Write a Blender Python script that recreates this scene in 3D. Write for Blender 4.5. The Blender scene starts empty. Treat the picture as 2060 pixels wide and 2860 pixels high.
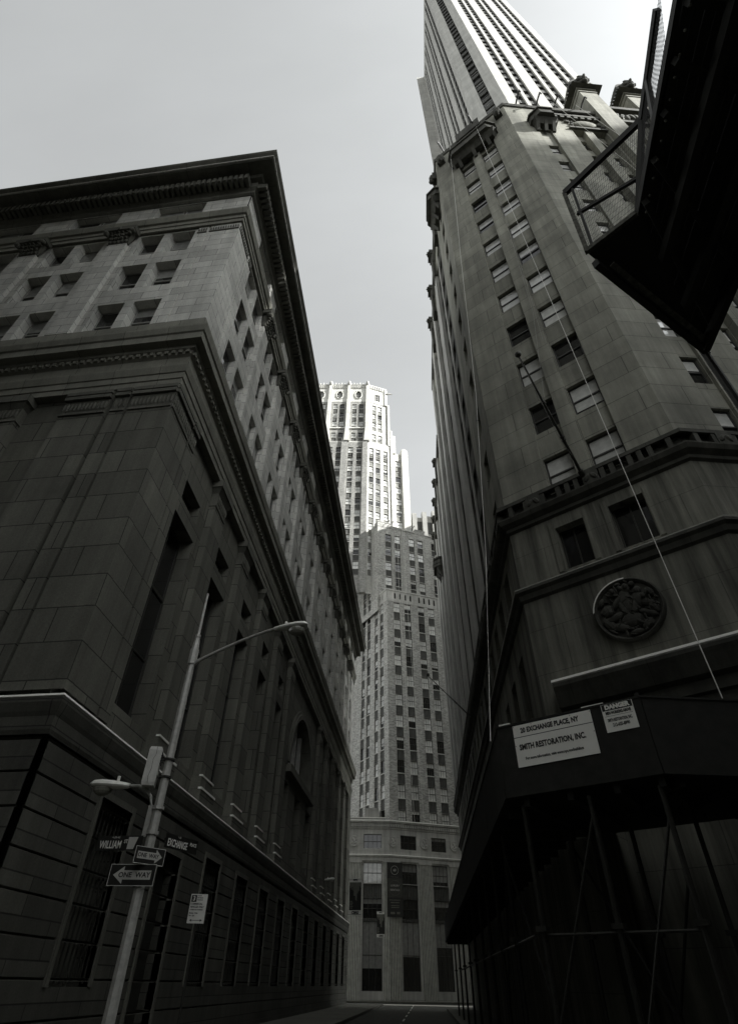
import bpy, bmesh, math, random
from mathutils import Vector, Matrix
rnd = random.Random(11)
R = math.radians
S = bpy.context.scene
COL = S.collection
EYE = Vector((0, 0, 1.6))
CR = ((0.99679321, -0.04468493, -0.06638183), (0.07948046, 0.64909045, 0.75654771), (0.00928153, -0.75939769, 0.65056053))
FPX = 1542.02

# ------------------------------------------------------------------ camera
cam = bpy.data.cameras.new("camera"); cam_o = bpy.data.objects.new("camera", cam); COL.objects.link(cam_o)
M = Matrix.Identity(4)
for i in range(3):
    M[i][0], M[i][1], M[i][2] = CR[i][0], -CR[i][1], -CR[i][2]
M.translation = EYE
cam_o.matrix_world = M
cam.sensor_fit = 'VERTICAL'; cam.sensor_height = 36; cam.sensor_width = 36
cam.lens = FPX / 2860 * 36
cam.clip_start = 0.05; cam.clip_end = 3000
S.camera = cam_o

def in_view(p):
    d = Vector(p) - EYE
    c = [sum(CR[r][k] * d[r] for r in range(3)) for k in range(3)]
    return c[2] > 0.1 and abs(c[0] / c[2]) * FPX < 1060 and abs(c[1] / c[2]) * FPX < 1460

# ------------------------------------------------------------------ world and sun
SUN = Vector((0.966, -0.259, 0.754)).normalized()
w = bpy.data.worlds.new("World"); S.world = w; w.use_nodes = True
nt = w.node_tree; bg = nt.nodes["Background"]
sky = nt.nodes.new("ShaderNodeTexSky"); sky.sky_type = 'NISHITA'; sky.sun_disc = False
sky.sun_elevation = math.asin(SUN.z); sky.sun_rotation = math.atan2(SUN.x, SUN.y)
sky.air_density = 1.6; sky.dust_density = 2.4; sky.ozone_density = 1.0
bw = nt.nodes.new("ShaderNodeRGBToBW"); nt.links.new(sky.outputs[0], bw.inputs[0])
tint = nt.nodes.new("ShaderNodeMix"); tint.data_type = 'RGBA'; tint.blend_type = 'MULTIPLY'; tint.inputs[0].default_value = 1
veil = nt.nodes.new("ShaderNodeMath"); veil.operation = 'MULTIPLY_ADD'; nt.links.new(bw.outputs[0], veil.inputs[0])   # thin even cloud over the clear sky
veil.inputs[1].default_value = 0.9; veil.inputs[2].default_value = 0.12
wtc = nt.nodes.new("ShaderNodeTexCoord"); wmp = nt.nodes.new("ShaderNodeMapping"); wmp.inputs["Scale"].default_value = (1.2, 3.0, 2.0)
nt.links.new(wtc.outputs["Generated"], wmp.inputs[0]); wn_ = nt.nodes.new("ShaderNodeTexNoise"); wn_.inputs["Scale"].default_value = 1.6; wn_.inputs["Detail"].default_value = 7; wn_.inputs["Roughness"].default_value = 0.55
nt.links.new(wmp.outputs[0], wn_.inputs["Vector"]); wr = nt.nodes.new("ShaderNodeMapRange"); nt.links.new(wn_.outputs["Fac"], wr.inputs[0])
for i_, v_ in enumerate((0.3, 0.7, 0.94, 1.05)): wr.inputs[i_ + 1].default_value = v_
cl = nt.nodes.new("ShaderNodeMath"); cl.operation = 'MULTIPLY'; nt.links.new(veil.outputs[0], cl.inputs[0]); nt.links.new(wr.outputs[0], cl.inputs[1])
nt.links.new(cl.outputs[0], tint.inputs[6]); tint.inputs[7].default_value = (0.97, 1.0, 1.01, 1)
nt.links.new(tint.outputs[2], bg.inputs[0]); bg.inputs[1].default_value = 0.15
sl = bpy.data.lights.new("sun", 'SUN'); sl.energy = 5.0; sl.angle = R(0.5); sl.color = (1, 0.995, 0.98)
so = bpy.data.objects.new("sun", sl); COL.objects.link(so)
so.rotation_euler = (-SUN).to_track_quat('-Z', 'Y').to_euler(); so.location = (60, -40, 200)
S.view_settings.view_transform = 'Standard'; S.view_settings.look = 'None'
S.view_settings.exposure = 1.3; S.view_settings.gamma = 1.0
S.cycles.max_bounces = 8; S.cycles.diffuse_bounces = 6; S.cycles.glossy_bounces = 3
S.cycles.use_denoising = True; S.cycles.sample_clamp_indirect = 4.0

# ------------------------------------------------------------------ materials
def g3(v): return (v * 1.01, v, v * (0.84 if v < 0.3 else 0.93), 1)
def mat(name):
    m = bpy.data.materials.new(name); m.use_nodes = True
    return m, m.node_tree.nodes, m.node_tree.links, m.node_tree.nodes["Principled BSDF"]
def math_n(N, L, op, a, b=None, c=None):
    n = N.new("ShaderNodeMath"); n.operation = op
    for i, v in enumerate((a, b, c)):
        if v is None: continue
        if isinstance(v, (int, float)): n.inputs[i].default_value = v
        else: L.new(v, n.inputs[i])
    return n.outputs[0]
def noise(N, L, vec, scale, detail=4, rough=0.6):
    n = N.new("ShaderNodeTexNoise"); n.inputs["Scale"].default_value = scale
    n.inputs["Detail"].default_value = detail; n.inputs["Roughness"].default_value = rough
    L.new(vec, n.inputs["Vector"]); return n.outputs["Fac"]
def remap(N, L, v, a, b, c, d):
    n = N.new("ShaderNodeMapRange"); L.new(v, n.inputs[0])
    for i, x in enumerate((a, b, c, d)): n.inputs[i + 1].default_value = x
    return n.outputs[0]

def stone(name, base, joints=None, jw=0.012, jdark=0.45, vary=0.12, streak=0.25, grain=0.12, patch=0.2, rough=0.85, bump=0.3, squash=1.0):
    """Masonry: courses with joints in wall metres, weather streaks, patches and grain."""
    m, N, L, P = mat(name)
    uv = N.new("ShaderNodeUVMap"); tc = N.new("ShaderNodeTexCoord")
    fac = None; val = None
    if joints:
        b = N.new("ShaderNodeTexBrick"); L.new(uv.outputs[0], b.inputs["Vector"])
        b.inputs["Scale"].default_value = 1; b.inputs["Brick Width"].default_value = joints[0]
        b.inputs["Row Height"].default_value = joints[1]; b.inputs["Mortar Size"].default_value = jw
        b.inputs["Mortar Smooth"].default_value = 0.2; b.inputs["Bias"].default_value = 0
        b.offset = 0.5
        b.inputs["Color1"].default_value = (1 - vary,) * 3 + (1,); b.inputs["Color2"].default_value = (1 + vary,) * 3 + (1,)
        b.inputs["Mortar"].default_value = (jdark,) * 3 + (1,)
        val = b.outputs["Color"]; fac = b.outputs["Fac"]
        n = N.new("ShaderNodeRGBToBW"); L.new(val, n.inputs[0]); val = n.outputs[0]
    mp = N.new("ShaderNodeMapping"); mp.inputs["Scale"].default_value = (2.2, 2.2, 0.12); L.new(tc.outputs["Object"], mp.inputs[0])
    st = remap(N, L, noise(N, L, mp.outputs[0], 1.0, 5, 0.65), 0.3, 0.72, 1 - streak, 1 + streak * 0.6)
    pt = remap(N, L, noise(N, L, tc.outputs["Object"], 0.35, 5, 0.6), 0.3, 0.7, 1 - patch, 1 + patch * 0.7)
    gr_f = noise(N, L, tc.outputs["Object"], 22, 3, 0.7)
    gr = remap(N, L, gr_f, 0.3, 0.7, 1 - grain, 1 + grain)
    v = math_n(N, L, 'MULTIPLY', st, pt); v = math_n(N, L, 'MULTIPLY', v, gr)
    if val is not None: v = math_n(N, L, 'MULTIPLY', v, val)
    mx = N.new("ShaderNodeMix"); mx.data_type = 'RGBA'; mx.blend_type = 'MULTIPLY'; mx.inputs[0].default_value = 1
    mx.inputs[6].default_value = g3(base); L.new(v, mx.inputs[7]); L.new(mx.outputs[2], P.inputs["Base Color"])
    P.inputs["Roughness"].default_value = rough; P.inputs["Specular IOR Level"].default_value = 0.3
    h = gr_f
    if fac is not None: h = math_n(N, L, 'SUBTRACT', math_n(N, L, 'MULTIPLY', gr_f, 0.3), fac)
    bp = N.new("ShaderNodeBump"); bp.inputs["Strength"].default_value = bump; bp.inputs["Distance"].default_value = 0.03
    L.new(h, bp.inputs["Height"]); L.new(bp.outputs[0], P.inputs["Normal"])
    return m
def plain(name, base, rough=0.6, metal=0.0, vary=0.15, scale=3.0, spec=0.5, bump=0.0):
    m, N, L, P = mat(name); tc = N.new("ShaderNodeTexCoord")
    f = noise(N, L, tc.outputs["Object"], scale, 6, 0.65)
    v = remap(N, L, f, 0.3, 0.7, 1 - vary, 1 + vary)
    mx = N.new("ShaderNodeMix"); mx.data_type = 'RGBA'; mx.blend_type = 'MULTIPLY'; mx.inputs[0].default_value = 1
    mx.inputs[6].default_value = g3(base); L.new(v, mx.inputs[7]); L.new(mx.outputs[2], P.inputs["Base Color"])
    P.inputs["Roughness"].default_value = rough; P.inputs["Metallic"].default_value = metal
    P.inputs["Specular IOR Level"].default_value = spec
    if bump:
        bp = N.new("ShaderNodeBump"); bp.inputs["Strength"].default_value = bump; bp.inputs["Distance"].default_value = 0.02
        L.new(f, bp.inputs["Height"]); L.new(bp.outputs[0], P.inputs["Normal"])
    return m
def pane_mat(name, full, part, light, dark=0.015):
    """Window glass before roller blinds: each window draws how far its own blind is let down."""
    m, N, L, P = mat(name)
    oi = N.new("ShaderNodeObjectInfo"); uv = N.new("ShaderNodeUVMap"); sp = N.new("ShaderNodeSeparateXYZ"); L.new(uv.outputs[0], sp.inputs[0])
    k = math_n(N, L, 'FLOOR', sp.outputs[0])
    wn = N.new("ShaderNodeTexWhiteNoise"); wn.noise_dimensions = '2D'
    cb = N.new("ShaderNodeCombineXYZ"); L.new(math_n(N, L, 'MULTIPLY', oi.outputs["Random"], 97.0), cb.inputs[0]); L.new(k, cb.inputs[1])
    L.new(cb.outputs[0], wn.inputs["Vector"]); r = wn.outputs["Value"]
    thr = remap(N, L, r, full, full + part, 0.15, 0.85)
    isfull = math_n(N, L, 'LESS_THAN', r, full); isdark = math_n(N, L, 'GREATER_THAN', r, full + part)
    lit = math_n(N, L, 'GREATER_THAN', sp.outputs[1], thr)
    lit = math_n(N, L, 'MAXIMUM', lit, isfull); lit = math_n(N, L, 'MULTIPLY', lit, math_n(N, L, 'SUBTRACT', 1.0, isdark))
    sep = N.new("ShaderNodeSeparateColor"); L.new(wn.outputs["Color"], sep.inputs[0])
    lv = math_n(N, L, 'MULTIPLY', remap(N, L, sep.outputs[1], 0, 1, 0.7, 1.1), light)
    tc = N.new("ShaderNodeTexCoord"); f = noise(N, L, tc.outputs["Object"], 2.5, 3, 0.6)
    lv = math_n(N, L, 'MULTIPLY', lv, remap(N, L, f, 0.3, 0.7, 0.8, 1.15))
    v = math_n(N, L, 'ADD', math_n(N, L, 'MULTIPLY', lit, lv), dark)
    cc = N.new("ShaderNodeCombineColor")
    L.new(v, cc.inputs[0]); L.new(v, cc.inputs[1]); L.new(math_n(N, L, 'MULTIPLY', v, 0.95), cc.inputs[2])
    L.new(cc.outputs[0], P.inputs["Base Color"]); P.inputs["Roughness"].default_value = 0.06
    P.inputs["Specular IOR Level"].default_value = 0.6
    bp = N.new("ShaderNodeBump"); bp.inputs["Strength"].default_value = 0.12; bp.inputs["Distance"].default_value = 0.05
    L.new(noise(N, L, tc.outputs["Object"], 1.3, 1, 0.5), bp.inputs["Height"]); L.new(bp.outputs[0], P.inputs["Normal"])
    return m

GRANITE = stone("granite ashlar", 0.56, (1.5, 0.62), 0.014, 0.3, 0.15, 0.2, 0.16, 0.18)  # upper storeys: made paler, the stronger light up there is in the colour
GRANITE_BIG = stone("granite large ashlar", 0.13, (2.1, 1.02), 0.018, 0.25, 0.2, 0.22, 0.18, 0.2)  # lower storeys: darkened, light falling off towards the street is in the colour
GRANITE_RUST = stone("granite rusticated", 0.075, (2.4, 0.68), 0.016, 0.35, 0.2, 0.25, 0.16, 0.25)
GRANITE_TRIM = stone("granite trim", 0.22, (1.9, 30.0), 0.012, 0.35, 0.1, 0.2, 0.16, 0.2)
GRANITE_DARK = stone("granite dark trim", 0.13, (1.9, 30.0), 0.012, 0.35, 0.1, 0.25, 0.16, 0.3)  # darker granite for cornice, capitals and surrounds
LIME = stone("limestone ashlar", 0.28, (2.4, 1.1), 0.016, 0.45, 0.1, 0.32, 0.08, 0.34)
LIME_PIER = stone("limestone pier", 0.5, (3.0, 1.9), 0.008, 0.7, 0.06, 0.28, 0.06, 0.18)
LIME_TRIM = stone("limestone dark weathered", 0.085, (2.2, 30), 0.01, 0.5, 0.08, 0.45, 0.08, 0.35)
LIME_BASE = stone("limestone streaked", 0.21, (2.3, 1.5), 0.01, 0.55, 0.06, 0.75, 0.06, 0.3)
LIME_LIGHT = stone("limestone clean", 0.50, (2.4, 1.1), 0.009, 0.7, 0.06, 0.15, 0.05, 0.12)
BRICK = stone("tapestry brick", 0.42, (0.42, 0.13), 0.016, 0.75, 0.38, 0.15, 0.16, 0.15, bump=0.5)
BRICK_DIM = stone("buff brick dimmed side", 0.30, (0.42, 0.13), 0.016, 0.8, 0.3, 0.15, 0.14, 0.14, bump=0.5)  # left tower face: same brick darkened to stand for the grazing sun
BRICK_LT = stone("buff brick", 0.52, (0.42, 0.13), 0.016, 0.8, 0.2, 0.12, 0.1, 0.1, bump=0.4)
TERRA = stone("terracotta trim", 0.46, (1.6, 0.9), 0.01, 0.6, 0.08, 0.3, 0.06, 0.2)
CROWN = stone("pale terracotta", 0.58, (1.6, 0.9), 0.01, 0.7, 0.05, 0.12, 0.05, 0.1)
CONC = stone("grey concrete", 0.3, (3.0, 3.4), 0.01, 0.6, 0.05, 0.2, 0.05, 0.15)
NEAR = stone("sooty brownstone", 0.14, (1.8, 0.6), 0.012, 0.5, 0.1, 0.3, 0.1, 0.2)
def ribbed(name, base, freq):
    m, N, L, P = mat(name); uv = N.new("ShaderNodeUVMap"); sp = N.new("ShaderNodeSeparateXYZ"); L.new(uv.outputs[0], sp.inputs[0])
    s = math_n(N, L, 'SINE', math_n(N, L, 'MULTIPLY', sp.outputs[0], freq * 6.2832))
    tc = N.new("ShaderNodeTexCoord"); f = noise(N, L, tc.outputs["Object"], 1.5, 5, 0.7)
    v = math_n(N, L, 'MULTIPLY', remap(N, L, s, -1, 1, base * 0.6, base * 1.35), remap(N, L, f, 0.3, 0.7, 0.75, 1.25))
    cc = N.new("ShaderNodeCombineColor"); L.new(v, cc.inputs[0]); L.new(v, cc.inputs[1]); L.new(math_n(N, L, 'MULTIPLY', v, 0.9), cc.inputs[2])
    L.new(cc.outputs[0], P.inputs["Base Color"]); P.inputs["Roughness"].default_value = 0.8
    bp = N.new("ShaderNodeBump"); bp.inputs["Strength"].default_value = 0.8; bp.inputs["Distance"].default_value = 0.05
    L.new(s, bp.inputs["Height"]); L.new(bp.outputs[0], P.inputs["Normal"])
    return m
SPANDREL = ribbed("ribbed brown spandrel", 0.075, 4.2)
SPAN_LT = ribbed("ribbed buff spandrel", 0.20, 4.2)
FLUTED = ribbed("fluted terracotta", 0.4, 4.6)
SASH = plain("dark painted sash", 0.035, 0.5, 0, 0.2)
SASH_GREY = plain("grey painted sash", 0.32, 0.55, 0, 0.2)
SNOW = plain("settled snow", 0.85, 0.7, 0, 0.05, 6)
STEEL_DK = plain("dark steel", 0.03, 0.6, 0.3, 0.3, 5)
IRON = plain("black iron", 0.035, 0.6, 0.2, 0.25, 6)
RUST = plain("peeling rusted paint", 0.16, 0.85, 0.0, 0.75, 14, 0.3, 0.6)
GALV = plain("galvanised pole paint", 0.42, 0.5, 0.25, 0.2, 9)
LAMP_GREY = plain("lamp housing grey", 0.8, 0.4, 0.2, 0.12, 6)
LENS = plain("lamp glass", 0.22, 0.15, 0, 0.1, 5)
BOX_GREY = plain("equipment box plastic", 0.5, 0.55, 0, 0.15, 7)
SIGN_BK = plain("sign black", 0.012, 0.45, 0, 0.2)
SIGN_WH = plain("sign white", 0.7, 0.45, 0, 0.12, 2)
SIGN_DIM = plain("sign retroreflective grey", 0.45, 0.45, 0, 0.12, 4)
PANEL_WH = plain("white sign panel", 0.9, 0.5, 0, 0.06, 1.5)
PLY = plain("dark painted plywood", 0.022, 0.8, 0, 0.3, 4, 0.3)
PIPE = plain("scaffold pipe", 0.03, 0.45, 0.5, 0.3, 10)
ROPE = plain("pale rope", 0.75, 0.8, 0, 0.1)
ROPE_DK = plain("grey rope", 0.35, 0.8, 0, 0.1)
BANNER = plain("banner cloth dark", 0.02, 0.8, 0, 0.2)
BANNER_MID = plain("banner cloth grey", 0.14, 0.8, 0, 0.25, 5)
COPPER = plain("tarnished bronze", 0.06, 0.5, 0.5, 0.3)
ASPHALT = plain("asphalt", 0.05, 0.9, 0, 0.3, 2, 0.3, 0.3)
PAVE = stone("pavement flags", 0.12, (1.5, 1.5), 0.012, 0.5, 0.08, 0.0, 0.1, 0.25)
PAINT = plain("road paint", 0.6, 0.8, 0, 0.2, 5)
PANE = pane_mat("window glass", 0.12, 0.38, 0.22)
PANE_CH = pane_mat("window glass with drawn blinds", 0.66, 0.22, 0.72, 0.02)
PANE_C = pane_mat("window glass with office blinds", 0.55, 0.28, 0.72)
PANE_BK = pane_mat("block window glass", 0.08, 0.42, 0.34, 0.02)
PANE_DK = pane_mat("dark tower glass", 0.1, 0.3, 0.3, 0.01)
PANE_T = pane_mat("window glass high storeys", 0.45, 0.35, 0.5)

# ------------------------------------------------------------------ mesh builder
class Fr:
    """A facade frame: u along the wall to the right, o outwards, z up."""
    def __init__(s, x, y, deg):
        s.O = Vector((x, y, 0)); s.D = Vector((math.cos(R(deg)), math.sin(R(deg)), 0)); s.N = Vector((s.D.y, -s.D.x, 0))
    def P(s, u, o, z): return s.O + s.D * u + s.N * o + Vector((0, 0, z))
    def M(s, u, o, z):
        m = Matrix.Identity(4)
        for i in range(3): m[i][0] = s.D[i]; m[i][1] = -s.N[i]
        m.translation = s.P(u, o, z); return m

class MB:
    def __init__(s): s.v = []; s.f = []; s.uv = []; s.mi = []; s.smooth = []
    def poly(s, pts, uvs=None, m=0, sm=False):
        n = len(s.v); s.v += [tuple(p) for p in pts]; s.f.append(tuple(range(n, n + len(pts))))
        s.uv += list(uvs) if uvs else [(p[0] + p[1], p[2]) for p in pts]
        s.mi.append(m); s.smooth.append(sm)
    def fq(s, F, pts, m=0):
        zs = [p[2] for p in pts]; us = [p[0] for p in pts]
        if max(zs) - min(zs) < 1e-6: uv = [(p[0], p[1]) for p in pts]
        elif max(us) - min(us) < 1e-6: uv = [(p[1] + p[0], p[2]) for p in pts]
        else: uv = [(p[0], p[2] + p[1]) for p in pts]
        s.poly([F.P(*p) for p in pts], uv, m)
    def box(s, F, u0, u1, o0, o1, z0, z1, m=0, back=False):
        s.fq(F, [(u0, o1, z0), (u1, o1, z0), (u1, o1, z1), (u0, o1, z1)], m)
        s.fq(F, [(u0, o0, z0), (u0, o1, z0), (u0, o1, z1), (u0, o0, z1)], m)
        s.fq(F, [(u1, o1, z0), (u1, o0, z0), (u1, o0, z1), (u1, o1, z1)], m)
        s.fq(F, [(u0, o1, z1), (u1, o1, z1), (u1, o0, z1), (u0, o0, z1)], m)
        s.fq(F, [(u0, o0, z0), (u1, o0, z0), (u1, o1, z0), (u0, o1, z0)], m)
        if back: s.fq(F, [(u1, o0, z0), (u0, o0, z0), (u0, o0, z1), (u1, o0, z1)], m)
    def taper(s, F, a, b, m=0):
        """frustum: a=(u0,u1,o0,o1,z) below, b above"""
        A = [(a[0], a[3], a[4]), (a[1], a[3], a[4]), (a[1], a[2], a[4]), (a[0], a[2], a[4])]
        B = [(b[0], b[3], b[4]), (b[1], b[3], b[4]), (b[1], b[2], b[4]), (b[0], b[2], b[4])]
        for i in range(4):
            j = (i + 1) % 4; s.fq(F, [A[i], A[j], B[j], B[i]], m)
        s.fq(F, B, m); s.fq(F, A[::-1], m)
    def band(s, F, u0, u1, prof, m0=None, m1=None, m=0, seg=0):
        """profile of (o, z) swept along u; m0/m1 are corner mitres"""
        def ends(o): return u0 - (o * m0 if m0 is not None else 0), u1 + (o * m1 if m1 is not None else 0)
        for (oa, za), (ob, zb) in zip(prof, prof[1:]):
            a0, a1 = ends(oa); b0, b1 = ends(ob)
            s.fq(F, [(a0, oa, za), (a1, oa, za), (b1, ob, zb), (b0, ob, zb)], m)
        if m0 is None: s.poly([F.P(u0, o, z) for o, z in prof], [(o, z) for o, z in prof], m)
        if m1 is None: s.poly([F.P(u1, o, z) for o, z in prof][::-1], [(o, z) for o, z in prof][::-1], m)
    def wall(s, F, u0, u1, z0, z1, opens=(), o=0.0, m=0, mr=None):
        """wall sheet with real recesses: opens = (u0, u1, z0, z1, depth)"""
        ops = []
        for a, b, c, d, dep in opens:
            a2, b2, c2, d2 = max(a, u0), min(b, u1), max(c, z0), min(d, z1)
            if b2 - a2 > 1e-4 and d2 - c2 > 1e-4: ops.append((a2, b2, c2, d2, dep, c2 == c, d2 == d))
        us = sorted({u0, u1} | {x for q in ops for x in q[:2]}); zs = sorted({z0, z1} | {x for q in ops for x in q[2:4]})
        for i in range(len(zs) - 1):
            zc = (zs[i] + zs[i + 1]) / 2; run = None
            for j in range(len(us) - 1):
                uc = (us[j] + us[j + 1]) / 2
                hole = any(q[0] < uc < q[1] and q[2] < zc < q[3] for q in ops)
                if not hole and run is None: run = us[j]
                if (hole or j == len(us) - 2) and run is not None:
                    e = us[j] if hole else us[j + 1]
                    s.fq(F, [(run, o, zs[i]), (e, o, zs[i]), (e, o, zs[i + 1]), (run, o, zs[i + 1])], m); run = None
        mm = m if mr is None else mr
        for a, b, c, d, dep, cb, ct in ops:
            q = o - dep
            s.fq(F, [(a, o, c), (a, q, c), (a, q, d), (a, o, d)], mm); s.fq(F, [(b, q, c), (b, o, c), (b, o, d), (b, q, d)], mm)
            if cb: s.fq(F, [(a, o, c), (b, o, c), (b, q, c), (a, q, c)], mm)
            if ct: s.fq(F, [(a, q, d), (b, q, d), (b, o, d), (a, o, d)], mm)
    def tube(s, pts, r, n=8, m=0, r1=None):
        pts = [Vector(p) for p in pts]; rings = []
        for i, p in enumerate(pts):
            t = (pts[min(i + 1, len(pts) - 1)] - pts[max(i - 1, 0)]).normalized()
            a = t.cross(Vector((0, 0, 1)) if abs(t.z) < 0.95 else Vector((0, 1, 0))).normalized(); b = t.cross(a)
            rr = r + ((r1 - r) * i / (len(pts) - 1) if r1 is not None else 0)
            rings.append([p + a * rr * math.cos(6.2832 * k / n) + b * rr * math.sin(6.2832 * k / n) for k in range(n)])
        for A, B in zip(rings, rings[1:]):
            for k in range(n):
                l = (k + 1) % n; s.poly([A[k], A[l], B[l], B[k]], None, m, n > 6)
        s.poly(rings[0][::-1], None, m); s.poly(rings[-1], None, m)
    def blob(s, F, c, rad, m=0, nu=10, nv=7, rot=0.0, tilt=0.0):
        """ellipsoid in facade axes (radii along u, o, z), turned by rot in the wall plane"""
        cr, sr = math.cos(rot), math.sin(rot); ct, st_ = math.cos(tilt), math.sin(tilt)
        def pt(i, j):
            th = math.pi * i / nv; ph = 6.2832 * j / nu
            u, o, z = rad[0] * math.sin(th) * math.cos(ph), rad[1] * math.sin(th) * math.sin(ph), rad[2] * math.cos(th)
            o, z = o * ct - z * st_, o * st_ + z * ct
            u, z = u * cr - z * sr, u * sr + z * cr
            return F.P(c[0] + u, c[1] + o, c[2] + z)
        for i in range(nv):
            for j in range(nu):
                q = [pt(i, j), pt(i + 1, j), pt(i + 1, j + 1), pt(i, j + 1)]
                if i == 0: q = [q[0], q[1], q[2]]
                elif i == nv - 1: q = [q[0], q[1], q[3]]
                s.poly(q, None, m, True)
    def mesh(s, name, mats):
        me = bpy.data.meshes.new(name); me.from_pydata(s.v, [], s.f)
        for x in mats: me.materials.append(x)
        ul = me.uv_layers.new(name="UVMap"); ul.data.foreach_set("uv", [c for q in s.uv for c in q])
        me.polygons.foreach_set("material_index", s.mi); me.polygons.foreach_set("use_smooth", s.smooth)
        me.update(); return me
    def obj(s, name, mats, parent=None, **kw):
        return link(name, s.mesh(name, mats if isinstance(mats, (list, tuple)) else [mats]), parent, **kw)

def link(name, data, parent=None, matrix=None, **kw):
    o = bpy.data.objects.new(name, data); COL.objects.link(o)
    mw = matrix if matrix is not None else Matrix.Identity(4)
    if parent is not None:
        o.parent = parent; o.matrix_parent_inverse = WM[parent.name].inverted()
    o.matrix_basis = mw; WM[o.name] = mw
    for k, v in kw.items(): o[k] = v
    return o
WM = {}
def thing(name, label, cat, loc, group=None):
    o = bpy.data.objects.new(name, None); COL.objects.link(o); o.location = loc; o.empty_display_size = 0.3
    WM[o.name] = Matrix.Translation(loc); o["label"] = label; o["category"] = cat
    if group: o["group"] = group
    return o
def tag(o, label, cat, group=None):
    o["label"] = label; o["category"] = cat
    if group: o["group"] = group
    return o
def struct(o): o["kind"] = "structure"; return o
def text(body, size, F, u, o, z, material, parent, align='CENTER', bold=0.0, xs=1.0, name="lettering", sp=1.0):
    c = bpy.data.curves.new(name, 'FONT'); c.body = body; c.size = size; c.align_x = align; c.align_y = 'CENTER'
    c.offset = bold; c.extrude = 0.001; c.space_character = sp; c.materials.append(material); c.resolution_u = 2
    m = Matrix.Identity(4)
    for i in range(3): m[i][0] = F.D[i] * xs; m[i][1] = 1.0 if i == 2 else 0.0; m[i][2] = F.N[i]
    m.translation = F.P(u, o, z)
    tmp = bpy.data.objects.new(name, c); me = bpy.data.meshes.new_from_object(tmp)   # lettering as plain mesh
    bpy.data.objects.remove(tmp); bpy.data.curves.remove(c)
    return link(name, me, parent, m)

# ------------------------------------------------------------------ windows: separate things on their building
XA = Fr(0, 0, 0)
WC = {}
WMATS = lambda frame, pane: [frame, pane, SNOW, TERRA]
def win(w, h, kind='sash', frame=SASH, pane=PANE, sill=None):
    key = (round(w, 2), round(h, 2), kind, frame.name, pane.name, sill)
    if key in WC: return WC[key]
    b = MB(); t = 0.06
    def bar(u0, u1, z0, z1, o=0.0, d=0.07): b.box(XA, u0, u1, o - d, o, z0, z1)
    bar(0, t, 0, h); bar(w - t, w, 0, h); bar(t, w - t, 0, t); bar(t, w - t, h - t, h)
    if kind in ('sash', 'g32', 'g42', 'g22'): bar(t, w - t, h * .5 - .035, h * .5 + .035, 0.01)
    nb = {'g32': 3, 'g42': 4, 'g22': 2, 'sash': 1, 'pair': 2, 'tall': 2}.get(kind, 1)
    for i in range(1, nb):
        x = t + (w - 2 * t) * i / nb; bar(x - .022, x + .022, t, h - t, -0.005, 0.05)
    if kind == 'tall': bar(t, w - t, h * .62, h * .62 + .12, 0.01); bar(t, w - t, h * .3, h * .3 + .05, 0.0)
    mats = WMATS(frame, pane)
    fm = b.mesh("window", mats)
    p = MB(); p.fq(XA, [(t, -.045, t), (w - t, -.045, t), (w - t, -.045, h - t), (t, -.045, h - t)], 1)
    p.uv = [(0.02, 0.0), (0.98, 0.0), (0.98, 1.0), (0.02, 1.0)]
    subs = [("pane", p.mesh("pane", mats))]
    if sill:
        q = MB(); q.box(XA, -.06, w + .06, -.02, sill + .07, -.10, -.005, 3); q.box(XA, -.06, w + .06, 0.0, sill + .055, -.005, .03, 2)
        subs.append(("sill", q.mesh("sill", mats)))
    WC[key] = (fm, subs, w * h); return WC[key]
REPS = {}
def rep(root, F, u, o, z, spec, name="window", **kw):
    REPS.setdefault((root.name, name), []).append((root, F, F.M(u, o, z), spec, kw))
def finish_reps(limit=100):
    for (rn, name), L in REPS.items():
        def score(q):
            root, F, m, spec, kw = q; p = m.translation; d = EYE - p
            return (spec[2] * max(0.03, d.normalized().dot(F.N)) / d.length_squared) * (1 if in_view(p) else 1e-3)
        L = sorted(L, key=score, reverse=True)
        for root, F, m, spec, kw in L[:limit]:
            o = link(name, spec[0], root, m, **kw)
            for sn, sm in spec[1]: link(sn, sm, o, m)
        rest = L[limit:]
        if not rest: continue
        bm = bmesh.new(); mats = None; fmt = {}
        for k, (root, F, m, spec, kw) in enumerate(rest):
            for me in [spec[0]] + [x[1] for x in spec[1]]:
                nv, nf = len(bm.verts), len(bm.faces)
                bm.from_mesh(me); bm.verts.ensure_lookup_table(); bm.faces.ensure_lookup_table()
                bmesh.ops.transform(bm, matrix=m, verts=bm.verts[nv:])
                ul = bm.loops.layers.uv.active
                for f in bm.faces[nf:]:
                    nm = me.materials[f.material_index]
                    if nm.name not in fmt: fmt[nm.name] = (len(fmt), nm)
                    f.material_index = fmt[nm.name][0]
                    for l in f.loops: l[ul].uv.x += k + 1
        me = bpy.data.meshes.new(name)
        bm.to_mesh(me); bm.free()
        for nm, (i, mm) in sorted(fmt.items(), key=lambda q: q[1][0]): me.materials.append(mm)
        link(name, me, rest[0][0], None, kind="stuff")
    REPS.clear()
SG = (0.36, 2.065, 5.05, 5.895)
SG2 = (2.29, 2.9, 5.385, 5.93)
FT = (3.92, 10.8, 17.35)
ROPE_END = Vector((4.05, 7.1, 7.36))
ROPE2 = (1.63, 12.68, 5.7)
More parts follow.
